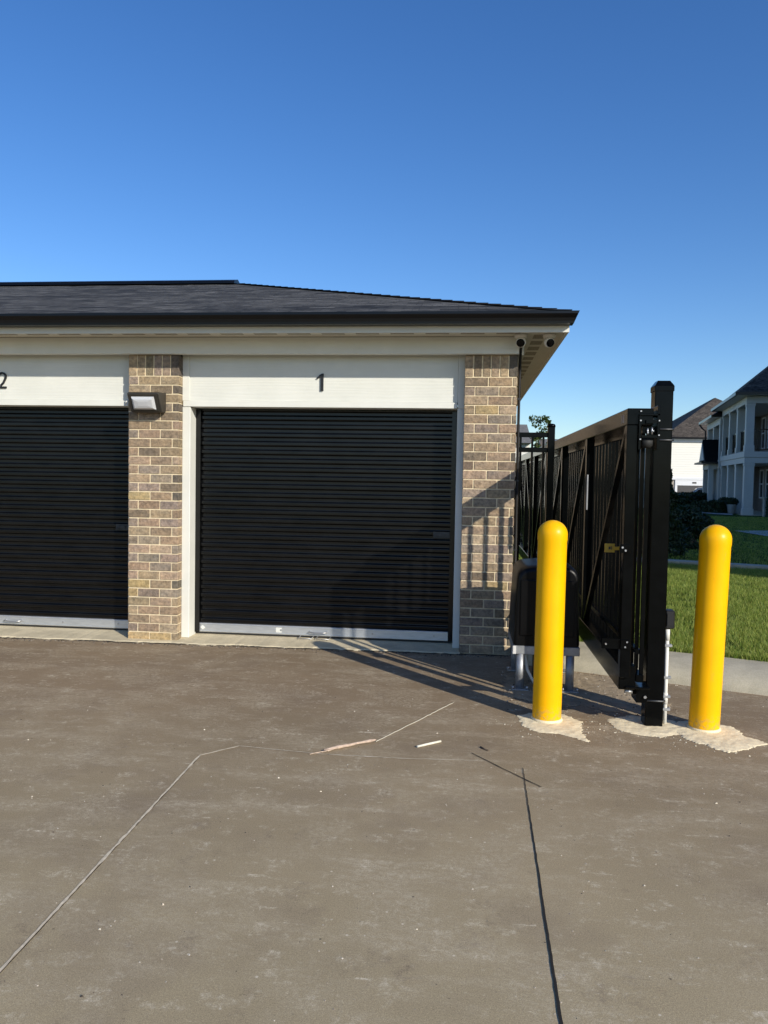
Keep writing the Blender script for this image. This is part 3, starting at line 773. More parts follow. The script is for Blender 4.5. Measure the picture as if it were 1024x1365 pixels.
# roof
ro=.07; ex=EX+.09; ey=EY0-.08; zr=2.842; half=(EY1+.06-ey)/2; yr=ey+half; zp=zr+half*.3155; xr=ex-half; xl0=-12.5
sl=math.hypot(half,zp-zr)
b=MB()
b.quad([(xl0,ey,zr),(ex,ey,zr),(xr,yr,zp),(xl0+half,yr,zp)],uv=[(xl0,0),(ex,0),(xr,sl),(xl0+half,sl)])
b.quad([(ex,ey,zr),(ex,ey+2*half,zr),(xr,yr,zp)],uv=[(ey,0),(ey+2*half,0),(yr,sl)])
b.quad([(ex,ey+2*half,zr),(xl0,ey+2*half,zr),(xl0+half,yr,zp),(xr,yr,zp)],uv=[(ex,0),(xl0,0),(xl0+half,sl),(xr,sl)])
b.quad([(xl0,ey+2*half,zr),(xl0,ey,zr),(xl0+half,yr,zp)],uv=[(ey+2*half,0),(ey,0),(yr,sl)])
roof=gb(b,'roof',M['shingle'])
b=MB()   # drip edge under the shingles
b.box(xl0+.02,ex-.02,ey+.012,ey+.03,zr-.016,zr-.004); gb(b,'drip_edge',M['gutter'],None,roof)
b=MB(); k=.0065; L=12
for i in range(L*3):
    t0=i/(L*3); t1=(i+1.12)/(L*3); t1=min(1,t1)
    A0=(ex+(xr-ex)*t0,ey+(yr-ey)*t0); A1=(ex+(xr-ex)*t1,ey+(yr-ey)*t1); z0=zr+(zp-zr)*t0+k+.008; z1=zr+(zp-zr)*t1+k
    b.quad([(A0[0]-.13,A0[1],z0),(A0[0],A0[1],z0),(A1[0],A1[1],z1),(A1[0]-.13,A1[1],z1)])
    b.quad([(A0[0],A0[1],z0),(A0[0],A0[1]+.13,z0),(A1[0],A1[1]+.13,z1),(A1[0],A1[1],z1)])
gb(b,'hip_cap',M['ridgecap'],None,roof)
b=MB(); b.prism([(yr-.16,zp-.03),(yr+.16,zp-.03),(yr+.15,zp+.01),(yr,zp+.055),(yr-.15,zp+.01)],'x',xl0+half,xr-.02); gb(b,'ridge_vent',M['gutter'],None,roof)

# wall lamp
def walllamp():
    t=empty('wall_lamp',(-2.80,6.64,2.14)); tag(t,'bronze wall pack lamp with clear glass on the brick pillar','wall lamp')
    b=MB(); xw=.142
    prof=[(0.0,-.075),(0,.088),(-.165,.080),(-.185,.066),(-.10,-.088),(-.02,-.088)]
    b.prism(prof,'x',-xw,xw); b.v=[tuple(p) for p in b.v]
    o=b.build('housing',M['housing'],t)
    mod=o.modifiers.new('bevel','BEVEL'); mod.width=.008; mod.segments=3; mod.limit_method='ANGLE'
    # lens on the sloping front, bulging
    p0=Vector((0,-.186,.058)); p1=Vector((0,-.112,-.074)); e=(p1-p0).normalized(); nrm=Vector((0,e.z,-e.y)); 
    if nrm.y>0: nrm=-nrm
    b=MB(); Lh=(p1-p0).length
    def P(u,v_,h): return tuple(Vector((u,0,0))+p0+e*v_+nrm*h)
    rings=[(.104,.016,Lh-.010,.003),(.098,.022,Lh-.018,.020),(.082,.036,Lh-.034,.030),(.045,.055,Lh-.055,.034)]
    for (u,a,c,h) in rings: b.v+=[P(-u,a,h),P(u,a,h),P(u,c,h),P(-u,c,h)]
    for r in range(3):
        for i in range(4): j=(i+1)%4; b.face((r*4+i,r*4+j,r*4+4+j,r*4+4+i),None,False)
    b.face((12,13,14,15)); b.build('lens',M['lens'],t)
    b=MB()
    for (a0,a1,u0,u1) in ((-.002,.017,-.128,.128),(Lh-.012,Lh+.004,-.128,.128)):
        b.v+=[]; k=len(b.v); b.v+=[P(u0,a0,.002),P(u1,a0,.002),P(u1,a1,.002),P(u0,a1,.002),P(u0,a0,.010),P(u1,a0,.010),P(u1,a1,.010),P(u0,a1,.010)]
        for f in ((4,5,6,7),(0,1,5,4),(1,2,6,5),(2,3,7,6),(3,0,4,7)): b.face([k+i for i in f])
    for (u0,u1) in ((-.128,-.105),(.105,.128)):
        k=len(b.v); b.v+=[P(u0,.0175,.002),P(u1,.0175,.002),P(u1,Lh-.0125,.002),P(u0,Lh-.0125,.002),P(u0,.0175,.0099),P(u1,.0175,.0099),P(u1,Lh-.0125,.0099),P(u0,Lh-.0125,.0099)]
        for f in ((4,5,6,7),(0,1,5,4),(1,2,6,5),(2,3,7,6),(3,0,4,7)): b.face([k+i for i in f])
    b.build('lens_frame',M['housing'],t)
    b=MB(); b.tube([(-xw-.001,-.13,.01),(-xw-.02,-.15,.0),(-xw-.033,-.135,-.022)],.006,8); b.build('photocell',M['pvc'],t)
walllamp()
# security cameras
def turret(x,y,aim,label):
    t=empty('security_camera',(x,y,2.712)); tag(t,label,'camera',group='turret cameras under the eave')
    b=MB(); b.lathe([(.050,-.0),(.052,-.012),(.046,-.030)],28); b.build('base',M['camwhite'],t)
    d=Vector(aim).normalized(); c=Vector((0,-.012,-.064))
    q=d.to_track_quat('Z','Y').to_matrix().to_4x4()
    prof=[(.001,-.043)]+[(.043*math.cos(a),.043*math.sin(a)) for a in np.linspace(-1.5,.62,12)]
    b=MB(); b.lathe(prof,28); b.xf(Matrix.Translation(c)@q); b.build('ball',M['camwhite'],t)
    b=MB(); b.lathe([(.0345,.0252),(.0335,.0285),(.026,.0315),(.001,.0325)],28); b.xf(Matrix.Translation(c)@q); b.build('lens',M['lensblack'],t)
turret(.435,6.50,(-.15,-1,-.42),'white turret camera on the soffit beside the frieze corner, left of the pair')
turret(.665,6.50,(.35,-1,-.45),'white turret camera on the outer soffit under the eave corner, right of the pair')
# conduit down the side wall
t=empty('wall_conduit',(.445,6.735,0)); tag(t,'thin dark conduit running down the corner of the garage side wall','conduit')
b=MB(); b.tube([(0,-.18,2.66),(.0,-.10,2.60),(.005,-.02,2.53),(.004,0,2.40),(.004,0,1.2),(.006,-.005,.62),(.02,-.06,.45),(.05,-.2,.38)],.011,10); b.build('pipe',M['greenhs'],t)
for z in (2.2,1.5,.9):
    b=MB(); b.box(-.013,.018,-.014,.014,z,z+.012); b.build('strap',M['lockmetal'],t)
b=MB(); b.tube([(.002,.05,2.55),(.002,.05,.25)],.008,8); b.build('pipe',M['pvc'],t)

# ------------------------------------------------------------------ bollards
def bollard(x,y,lx,ly,h,label):
    t=empty('bollard',(x,y,0)); tag(t,label,'bollard',group='yellow bollards by the gate')
    r=.0895; prof=[(r,-.02),(r,.02),(r*1.002,.4),(r,.85),(r*1.0,h-r-.045),(r*1.03,h-r-.030),(r*1.03,h-r)]
    for a in np.linspace(.08,math.pi/2,18): prof.append((max(.0008,r*1.03*math.cos(a)),h-r+r*math.sin(a)))
    b=MB(); b.lathe(prof,64); b.v=[(p[0]+lx*p[2]/h,p[1]+ly*p[2]/h,p[2]) for p in b.v]
    o=b.build('sleeve',M['yellow'],t)
    b=MB(); b.lathe([(r+.0005,.002),(r+.012,.002),(r+.004,.018),(r+.0005,.02)],48); b.build('grout_ring',M['cement'],t)
bollard(.545,4.875,.008,0,1.262,'yellow domed bollard standing in front of the black gate motor box')
bollard(1.492,4.845,.032,0,1.258,'yellow domed bollard on a cement patch right of the gate post, leaning slightly')

# ------------------------------------------------------------------ sliding gate
gate=empty('sliding_gate',(1.0,9.8,0)); tag(gate,'long black steel sliding gate with vertical pickets and diagonal braces','gate')
go=Vector((1.0,9.8,0))
def ga(mb,name,mat=None,label=None,parent=None):
    mb.v=[tuple(Vector(p)-go) for p in mb.v]; o=mb.build(name,mat or M['blackmetal'],parent or gate)
    if label: o['label']=label
    return o
GY0,GY1=4.70,15.2
b=MB(); b.box(.95,1.10,GY0+.0,GY1,1.846,1.944,bev=.004); ga(b,'top_rail')
b=MB(); b.box(.952,1.05,GY0+.03,GY1,.252,.40,bev=.004); ga(b,'bottom_rail')
b=MB(); b.box(1.0525,1.098,GY0+.03,GY1,.30,.345,bev=.002); ga(b,'picket_rail')
b=MB(); b.box(1.0525,1.0785,GY0+.06,GY1,1.80,1.8455); ga(b,'picket_rail')
b=MB(); b.box(1.0525,1.0785,GY0+.06,GY1,.465,.495); ga(b,'picket_rail')
ups=[GY0+.03,6.25,7.8,9.35,10.9,12.45,14.0,GY1-.03]
for i,y in enumerate(ups):
    wd=.03 if i else .03
    b=MB(); b.box(.953,1.012,y-wd,y+wd,.4005,1.8455,bev=.003) if i else b.box(.950,1.012,y-.03,y+.03,.33,1.8455,bev=.003)
    ga(b,'upright')
for i in range(len(ups)-1):
    ya,yb=ups[i]+.05,ups[i+1]-.05
    if i>=4: ya,yb=yb,ya
    b=MB(); b.bar((.975,ya,1.842),(.975,yb,.405),.034,.034,up=(1,0,0)); ga(b,'brace')
y=GY0+.055
while y<GY1:
    b=MB(); b.box(1.077,1.1,y,y+.024,.346,1.8455); ga(b,'picket'); y+=.136
b=MB(); b.box(.842,.949,GY0+.002,GY0+.02,.505,.565); b.box(.9495,1.0,GY0-.012,GY0-.001,.508,.562); p=ga(b,'catch_plate')
b=MB()
for x,z in ((.862,.535),(.975,.52),(.985,.55)): b.tube([(x,GY0+.0,z),(x,GY0-.014,z)],.0055,8)
ga(b,'catch_bolt',M['bolt'],None,p)
b=MB(); b.box(.925,.985,GY0-.02,GY0-.001,1.085,1.135,bev=.002); p=ga(b,'latch_plate')
b=MB()
for x,z in ((.94,1.118),(.958,1.100)): b.tube([(x,GY0-.021,z),(x,GY0-.027,z)],.006,10)
ga(b,'latch_bolt',M['bolt'],None,p)
b=MB(); b.box(.862,.922,GY0+.12,GY0+.126,1.075,1.128); b.box(.92,.952,GY0+.117,GY0+.128,1.09,1.11); p=ga(b,'warning_tag',M['tagyellow'],'small yellow tag with black marks')
b=MB(); b.box(.885,.897,GY0+.1185,GY0+.1195,1.093,1.110); b.box(.901,.906,GY0+.1185,GY0+.1195,1.092,1.112); ga(b,'tag_mark',M['number'],None,p)
b=MB(); b.box(.9385,.9475,6.07,6.10,1.29,1.56); ga(b,'grab_strip',M['galv'])
b=MB(); b.box(.9495,.9530,4.80,4.835,1.865,1.915); b.box(.9485,.9530,4.86,4.875,1.865,1.915); ga(b,'rail_marking',M['wood'])

# ------------------------------------------------------------------ gate post with roller hardware
gp=empty('gate_post',(1.19,4.885,0)); tag(gp,'tall square black gate post with pyramid cap between the gate and the right bollard','post')
b=MB(); b.box(-.054,.054,-.054,.054,-.02,2.075,bev=.005); b.build('post',M['blackmetal'],gp)
b=MB(); b.box(-.058,.058,-.058,.058,2.06,2.095,bev=.003)
k=len(b.v); b.v+=[(-.056,-.056,2.0955),(.056,-.056,2.0955),(.056,.056,2.0955),(-.056,.056,2.0955),(-.036,-.036,2.126),(.036,-.036,2.126),(.036,.036,2.126),(-.036,.036,2.126)]
for f in ((0,1,5,4),(1,2,6,5),(2,3,7,6),(3,0,4,7),(4,5,6,7)): b.face([k+i for i in f])
b.build('cap',M['blackmetal'],gp)
def ubolt(z):
    b=MB(); r=.006; e=.061
    b.tube([(-e-.01,-.02,z),(-e-.004,-e,z),(e-.012,-e,z),(e,-e+.012,z),(e+.002,.07,z)],r,8)
    o=b.build('u_bolt',M['lockmetal'],gp)
for z in (1.83,1.765,.165): ubolt(z)
b=MB(); b.box(-.175,-.055,-.20,-.06,1.90,1.912,bev=.002); b.box(-.07,-.0555,-.20,.03,1.70,1.96,bev=.002); b.box(-.175,-.163,-.20,-.12,1.70,1.899); b.box(-.16,-.0705,-.205,-.19,1.77,1.785); b.box(-.135,-.0705,-.204,-.1905,1.855,1.875)
truck=b.build('roller_bracket',M['blackmetal'],gp)
b=MB()
for z in (1.745,1.875): b.tube([(-.15,-.15,z),(-.09,-.15,z)],.034,20)
b.build('roller',M['bump_dark'],truck).parent=truck
b=MB()
for x,z in ((-.168,1.925),(-.168,1.87),(-.168,1.76),(-.125,1.80),(-.095,1.81),(-.062,1.785),(-.062,1.87)): b.tube([(x,-.2005,z),(x,-.212,z)],.0045,8)
b.tube([(-.125,-.199,1.79),(-.125,-.199,1.825)],.005,8); b.tube([(-.10,-.199,1.79),(-.10,-.199,1.83)],.005,8)
b.build('roller_bolt',M['bolt'],truck)
b=MB(); b.box(-.20,-.055,-.17,-.04,.262,.275,bev=.002); b.box(-.12,-.0555,-.10,.04,.16,.2615,bev=.002); b.prism([(-.2,.262),(-.2,.235),(-.06,.17),(-.06,.262)],'y',-.05,-.04)
gd=b.build('guide_bracket',M['blackmetal'],gp)
b=MB(); b.tube([(-.195,-.12,.235),(-.15,-.12,.235)],.014,10); b.build('guide_bolt',M['bolt'],gd)
b=MB(); b.tube([(-.07,-.105,.20),(-.07,-.115,.20)],.009,8); b.build('guide_bolt',M['bolt'],gd)
# white conduit beside the post with black box
t=empty('conduit_riser',(1.272,4.90,0)); tag(t,'white conduit pipe with small black junction box right behind the gate post','conduit')
b=MB(); b.tube([(.0,0,-.01),(.0,0,.19),(0,.0,.60)],.0125,12); b.tube([(0,0,.13),(0,0,.20)],.0155,12); b.tube([(0,0,.53),(0,0,.60)],.015,12); b.build('pipe',M['pvc'],t)
for z in (.09,.17,.29,.49):
    b=MB(); b.box(-.017,.028,-.017,.008,z,z+.016,bev=.002); b.build('strap',M['galv'],t)
b=MB(); b.box(-.022,.036,-.028,.045,.605,.72,bev=.008); b.box(-.012,.028,-.032,-.0285,.625,.70,bev=.001); b.build('junction_box',M['greenhs'],t)

# ------------------------------------------------------------------ gate motor box
mo=empty('gate_motor',(.605,5.87,0)); tag(mo,'black gate motor cover on a low metal stand beside the garage corner','gate motor')
b=MB(); L0,L1=-.235,.235
def section(y,s,top):
    out=[]
    pts=[(-.232,.325),(-.236,.34)]
    pts+= [(-.226,.60),(-.215,.80)]
    for a in np.linspace(180,92,7): pts.append((-.125+.088*math.cos(R(a)),.815+.075*math.sin(R(a))))
    pts+= [(-.02,.903),(.06,.905)]
    for a in np.linspace(88,0,7): pts.append((.130+.088*math.cos(R(a)),.823+.082*math.sin(R(a))))
    pts+= [(.226,.60),(.236,.34),(.232,.325)]
    return [(x*s,y,.325+(z-.325)*top) for x,z in pts]
secs=[section(-.31,.90,.94),section(-.325,.955,.97),section(-.30,.99,.99),section(-.18,1,1),section(.25,1,1),section(.30,.98,.985),section(.315,.92,.95)]
secs[0]=[(x,-.33,z) for x,y,z in secs[0]]
m=len(secs[0])
for s_ in secs: b.v+=s_
for i in range(len(secs)-1):
    for k in range(m): j=(k+1)%m; b.face((i*m+k,i*m+j,(i+1)*m+j,(i+1)*m+k),None,True)
b.face(range(m)); b.face([6*m+k for k in range(m)][::-1])
cv=b.build('cover',M['plastic'],mo)
b=MB(); b.box(-.19,.19,-.342,-.3315,.40,.80,bev=.004); b.build('front_panel',M['plastic'],cv)
b=MB(); b.box(-.235,.235,-.33,-.290,.262,.323,bev=.003); b.box(-.235,.235,.27,.31,.262,.323,bev=.003); b.box(-.235,-.195,-.2895,.2695,.264,.3235,bev=.002); b.box(.195,.235,-.2895,.2695,.264,.3235,bev=.002)
b.build('stand_frame',M['galv'],mo)
b=MB(); b.box(-.237,-.214,-.334,-.3305,.264,.321); b.box(.105,.119,-.334,-.3305,.264,.321); b.build('end_cap',M['camwhite'],mo)
for x in (-.18,.172):
    for y in (-.30,.27):
        b=MB(); b.tube([(x,y,.006),(x,y,.262)],.030,20); lg=b.build('leg',M['galv'],mo)
        b=MB(); b.box(x-.06,x+.06,y-.055,y+.055,.002,.012,bev=.002); b.build('foot_plate',M['galv'],lg)
        for sx in (-.05,.05):
            b=MB(); b.tube([(x+sx,y-.045,.012),(x+sx,y-.045,.035)],.007,8); b.build('anchor_bolt',M['bolt'],lg)
b=MB(); b.tube([(-.13,-.15,.26),(-.12,-.2,.12),(-.07,-.24,.03),(.02,-.22,.015)],.011,8); b.tube([(.10,-.12,.26),(.13,-.18,.16),(.11,-.22,.06),(.05,-.2,.02)],.014,8); b.build('cable',M['pvc'],mo)
b=MB(); b.tube([(-.02,-.05,.26),(-.02,-.05,.0)],.05,16); b.build('wire_duct',M['bump_dark'],mo)

# ------------------------------------------------------------------ fence panel between garage and gate
fn=empty('fence_panel',(.6,6.80,0)); tag(fn,'short black picket fence panel between the garage corner and the gate','fence')
b=MB(); b.box(.105,.165,-.03,.03,.05,1.975,bev=.004); b.lathe([(.035,1.972),(.037,1.985),(.030,1.999),(.012,2.004)],20,(.135,0,0)); b.build('post',M['blackmetal'],fn)
for z in (1.905,1.775,.45): 
    b=MB(); b.box(-.145,.1045,-.018,.018,z-.02,z+.02,bev=.002); b.build('rail',M['blackmetal'],fn)
for x in (-.125,-.025,.070):
    b=MB(); b.box(x-.009,x+.009,-.012,.012,.30,1.884); b.build('picket',M['blackmetal'],fn)
b=MB(); b.box(-.172,-.146,-.02,.02,1.50,1.54); b.box(-.172,-.146,-.02,.02,1.0,1.04); b.box(-.172,-.1455,-.022,.022,1.89,1.93); b.build('wall_bracket',M['blackmetal'],fn)

# ------------------------------------------------------------------ foliage
def leafcloud(n,fn,size,seed):
    rg=np.random.default_rng(seed); P=[]
    while len(P)<n:
        p=fn(rg)
        if p is not None: P.append(p)
    P=np.array(P); b=[]
    a=rg.normal(size=(n,3)); a/=np.linalg.norm(a,axis=1)[:,None]; c=rg.normal(size=(n,3)); c-=a*(a*c).sum(1)[:,None]; c/=np.linalg.norm(c,axis=1)[:,None]
    s=(size*rg.uniform(.6,1.4,n))[:,None]
    v=np.stack([P-a*s,P+c*s*.45,P+a*s,P-c*s*.45],1).reshape(-1,3); return v
def leafobj(name,v,mat,parent,loc):
    n=len(v)//4; me=bpy.data.meshes.new(name); vv=(v-np.array(loc)); me.vertices.add(len(v)); me.vertices.foreach_set('co',vv.ravel())
    me.loops.add(n*4); me.loops.foreach_set('vertex_index',np.arange(n*4,dtype=np.int32)); me.polygons.add(n)
    me.polygons.foreach_set('loop_start',np.arange(n,dtype=np.int32)*4); me.polygons.foreach_set('loop_total',np.full(n,4,dtype=np.int32)); me.update(calc_edges=True)
    me.materials.append(mat); o=bpy.data.objects.new(name,me); COL.objects.link(o); o.parent=parent; return o
def tree(x,y,z0,h,r,label,seed,mat='leaf_tree',n=5000,size=.06,low=.3,clumps=26,cat='tree',name='tree'):
    rd=random.Random(seed); t=empty(name,(x,y,z0)); tag(t,label,cat)
    cl=[]
    for i in range(clumps):
        a=rd.uniform(0,6.28); zz=rd.uniform(low,1)*h; rr=r*rd.uniform(.1,.85)*math.sqrt(max(.05,1-((zz/h-low)/(1-low)*1.0-.35)**2*1.3)); cl.append((math.cos(a)*rr,math.sin(a)*rr,zz,r*rd.uniform(.2,.38)))
    def f(rg):
        c=cl[int(rg.integers(len(cl)))]; d=rg.normal(size=3); d/=np.linalg.norm(d); q=c[3]*rg.random()**.4
        return (c[0]+d[0]*q,c[1]+d[1]*q,c[2]+d[2]*q*.8)
    v=leafcloud(n,f,size,seed); leafobj('crown',v,M[mat],t,(0,0,0))
    b=MB(); b.tube([(0,0,-.1),(rd.uniform(-.03,.03),0,h*.35),(rd.uniform(-.06,.06),rd.uniform(-.05,.05),h*.8)],r*.08,10,radii=[r*.09,r*.065,r*.02])
    for c in cl[:9]: b.tube([(0,0,h*.3+c[2]*.2),(c[0]*.5,c[1]*.5,c[2]*.8),(c[0],c[1],c[2])],.01,6,radii=[r*.04,r*.025,r*.008])
    b.build('trunk',M['bark'],t); return t
def hedge(x0,y0,x1,y1,wd,h,z0,label,seed,name='hedge',mat='leaf_hedge',n=5000,size=.06):
    t=empty(name,((x0+x1)/2,(y0+y1)/2,z0)); tag(t,label,'hedge'); L=math.dist((x0,y0),(x1,y1)); a=math.atan2(y1-y0,x1-x0); t.rotation_euler=(0,0,a)
    def f(rg):
        u=rg.uniform(-.5,.5)*L; v_=rg.uniform(-.5,.5)*wd; z=rg.random()
        if rg.random()<.7:
            k=rg.integers(3)
            if k==0: z=1-rg.random()*.12
            elif k==1: v_=math.copysign(wd/2*rg.uniform(.88,1),v_)
            else: u=math.copysign(L/2-rg.random()*.1,u)
        bumpz=1+.07*math.sin(u*4)+.05*math.sin(v_*7+u*9)
        sh=1 if z<.8 else .93
        return (u*sh,v_*sh,z*h*bumpz)
    leafobj('foliage',leafcloud(n,f,size,seed),M[mat],t,(0,0,0))
    b=MB()
    for k in range(max(2,int(L/.7))):
        u=(k+.5)/max(2,int(L/.7))*L-L/2; b.tube([(u,0,-.05),(u+.05,.03,h*.7)],.02,6)
    b.build('stem',M['bark'],t); return t

# columnar evergreen just behind the gate post
t=empty('evergreen_shrub',(3.72,14.95,.14)); tag(t,'dark upright evergreen shrub half hidden behind the black gate post','shrub')
def f(rg):
    z=rg.random()**.85; r=.42*(1-z*.78)*(.72+.28*rg.random()**.5)*(1+.16*math.sin(z*21)); a=rg.uniform(0,6.283); r*=1+.13*math.sin(a*5+z*17)
    if rg.random()<.3: r*=rg.random()
    return (math.cos(a)*r,math.sin(a)*r,.05+z*1.6)
leafobj('foliage',leafcloud(11000,f,.035,31),M['leaf_dark'],t,(0,0,0))
b=MB(); b.tube([(0,0,-.05),(0,0,.7),(0,0,1.45)],.03,8,radii=[.035,.025,.008]); b.build('trunk',M['bark'],t)
tree(4.75,16.6,.14,.75,.55,'low dark bush on the shaded lawn right of the evergreen shrub',44,'leaf_dark',4000,.04,.05,22,'shrub','bush')
# low shrubs between
tree(5.9,21.5,.14,.7,.6,'small dark bush farther back on the shaded lawn',45,'leaf_dark',3500,.05,.05,20,'shrub','bush')
hedge(11.3,44.2,14.0,47.5,2.2,.80,.14,'tall clipped dark hedge in front of the white car',51,n=9000,size=.08)
hedge(11.35,38.9,12.15,37.6,.9,.55,.16,'low clipped box hedge beside the shaded path',52,n=5000,size=.05)
hedge(12.95,34.6,15.5,33.9,.9,1.0,.14,'dark hedge below the lower windows of the porch house',53,n=6000,size=.06)
tree(2.85,29.5,.13,3.75,.62,'leafy young green tree seen over the fence panel',61,'leaf_tree',3000,.062,.12,60)
tree(2.15,24.0,.13,1.9,.5,'sunlit bushy shrub behind the garage side wall',62,'leaf_tree',4500,.045,.05,26,'shrub','bush')
tree(1.75,22.5,.13,1.1,.45,'low green shrub seen through the fence panel pickets',63,'leaf_tree',3500,.045,.05,22,'shrub','bush')

# ------------------------------------------------------------------ porch house (right background)
def windowpart(parent,x,y,z,w_,h,axis,out,mat='trim'):
    """window on a wall; axis 'x' = wall runs along x (faces -y), 'y' = wall runs along y (faces -x)"""
    fr=MB(); pn=MB(); t_=.07; d=.05
    def bx(B,u0,u1,z0,z1,o0,o1):
        if axis=='x': B.box(u0,u1,y-o1,y-o0,z0,z1)
        else: B.box(x-o1,x-o0,u0,u1,z0,z1)
    c=x if axis=='x' else y
    u0,u1=c-w_/2,c+w_/2
    bx(fr,u0-t_,u0,z-t_,z+h+t_,.0,d); bx(fr,u1,u1+t_,z-t_,z+h+t_,.0,d); bx(fr,u0,u1,z+h,z+h+t_,0,d); bx(fr,u0,u1,z-t_,z,0,d); bx(fr,u0,u1,z+h/2-.03,z+h/2+.03,.0,d*.9)
    f_=fr.build('window',M[mat],parent); bx(pn,u0,u1,z,z+h/2-.03,.0,.015); bx(pn,u0,u1,z+h/2+.03,z+h,.0,.02); pn.build('pane',M['glass'],f_)
def hiproof(parent,x0,x1,y0,y1,z,pitch,mat,name='roof',over=.45,th=.12):
    x0-=over;x1+=over;y0-=over;y1+=over; b=MB()
    w_=x1-x0; d=y1-y0; hh=min(w_,d)/2; zp=z+hh*pitch; sl=math.hypot(hh,hh*pitch)
    if w_>=d: r0=(x0+hh,(y0+y1)/2,zp); r1=(x1-hh,(y0+y1)/2,zp)
    else: r0=((x0+x1)/2,y0+hh,zp); r1=((x0+x1)/2,y1-hh,zp)
    A,B_,C_,D=(x0,y0,z),(x1,y0,z),(x1,y1,z),(x0,y1,z)
    if w_>=d:
        b.quad([A,B_,r1,r0],uv=[(x0,0),(x1,0),(x1-hh,sl),(x0+hh,sl)]); b.quad([B_,C_,r1],uv=[(y0,0),(y1,0),(y0+hh,sl)]); b.quad([C_,D,r0,r1],uv=[(x1,0),(x0,0),(x0+hh,sl),(x1-hh,sl)]); b.quad([D,A,r0],uv=[(y1,0),(y0,0),(y0+hh,sl)])
    else:
        b.quad([A,B_,r0],uv=[(x0,0),(x1,0),(x0+hh,sl)]); b.quad([B_,C_,r1,r0],uv=[(y0,0),(y1,0),(y1-hh,sl),(y0+hh,sl)]); b.quad([C_,D,r1],uv=[(x1,0),(x0,0),(x0+hh,sl)]); b.quad([D,A,r0,r1],uv=[(y1,0),(y0,0),(y0+hh,sl),(y1-hh,sl)])
    b.quad([D,C_,B_,A])
    ro_=b.build(name,M[mat],parent)
    b=MB(); e=.10
    b.box(x0-e*.6,x1+e*.6,y0-e,y0-.002,z-th,z+.01); b.box(x0-e*.6,x1+e*.6,y1+.002,y1+e,z-th,z+.01); b.box(x0-e,x0-.002,y0,y1,z-th,z+.009); b.box(x1+.002,x1+e,y0,y1,z-th,z+.009)
    b.build('gutter',M['gutter'],ro_)
    b=MB(); b.box(x0+.004,x1-.004,y0+.004,y1-.004,z-th+.01,z-.004); b.build('eave_soffit',M['trim'],ro_)
    return ro_
H=empty('porch_house',(12.45,36.0,.15),R(-10)); tag(H,'two storey grey house with white columned porches and a hipped brown roof','house')
HZ=5.45
b=MB(); b.box(1.85,7.2,.3,7.4,-.3,HZ-.13); b.build('wall',M['siding_taupe'],H)
b=MB(); b.box(-.02,7.2,-.02,7.4,2.34,2.60,bev=.01); b.box(-.05,7.22,-.05,7.42,2.605,2.86,bev=.01); b.build('porch_beam',M['trimgrey'],H)
b=MB(); b.box(-.02,7.2,-.02,7.4,HZ-.45,HZ-.125,bev=.01); b.build('eave_beam',M['trimgrey'],H)
b=MB(); b.box(-.06,1.84,-.06,7.4,-.3,.02); b.build('porch_floor',M['conc'],H)
for y in (.0,2.35,4.75,7.05):
    for (z0,z1,wd) in ((.02,2.338,.40),(2.862,HZ-.452,.34)):
        b=MB(); b.box(.0,wd,y,y+wd,z0,z1,bev=.012); b.box(-.03,wd+.03,y-.03,y+wd+.03,z0,z0+.28,bev=.008); b.box(-.02,wd+.02,y-.02,y+wd+.02,z1-.12,z1-.001,bev=.008); b.build('column',M['trimgrey'],H)
for x in (4.0,6.8):
    for (z0,z1,wd) in ((.02,2.338,.40),(2.862,HZ-.452,.34)):
        b=MB(); b.box(x,x+wd,.0,wd,z0,z1,bev=.012); b.build('column',M['trimgrey'],H)
b=MB()
b.box(.34,4.0,.14,.18,3.83,3.88); b.box(.34,4.0,.14,.18,2.95,2.98)
x=.42
while x<4: b.box(x,x+.02,.15,.17,2.98,3.83); x+=.11
for (ya,yb) in ((.34,2.35),(2.69,4.75),(5.09,7.05)):
    b.box(.14,.18,ya,yb,3.83,3.88); b.box(.14,.18,ya,yb,2.95,2.98); y=ya+.05
    while y<yb: b.box(.15,.17,y,y+.02,2.98,3.83); y+=.11
b.build('balcony_railing',M['blackmetal'],H)
for y in (1.25,2.75,4.6,6.2):
    windowpart(H,1.85,y,.75,.8,1.35,'y',0); windowpart(H,1.85,y,3.3,.8,1.5,'y',0)
for x in (2.9,4.8,6.2):
    windowpart(H,x,.3,.8,.8,1.35,'x',0); windowpart(H,x,.3,3.4,.8,1.4,'x',0)
b=MB(); b.box(-.0,1.85,7.2,7.4,.02,2.338); b.box(-.0,1.85,7.2,7.4,2.862,HZ-.452); b.build('end_wall',M['siding_taupe'],H)
hiproof(H,0,7.2,0,7.4,HZ,.88,'shingle_brown')
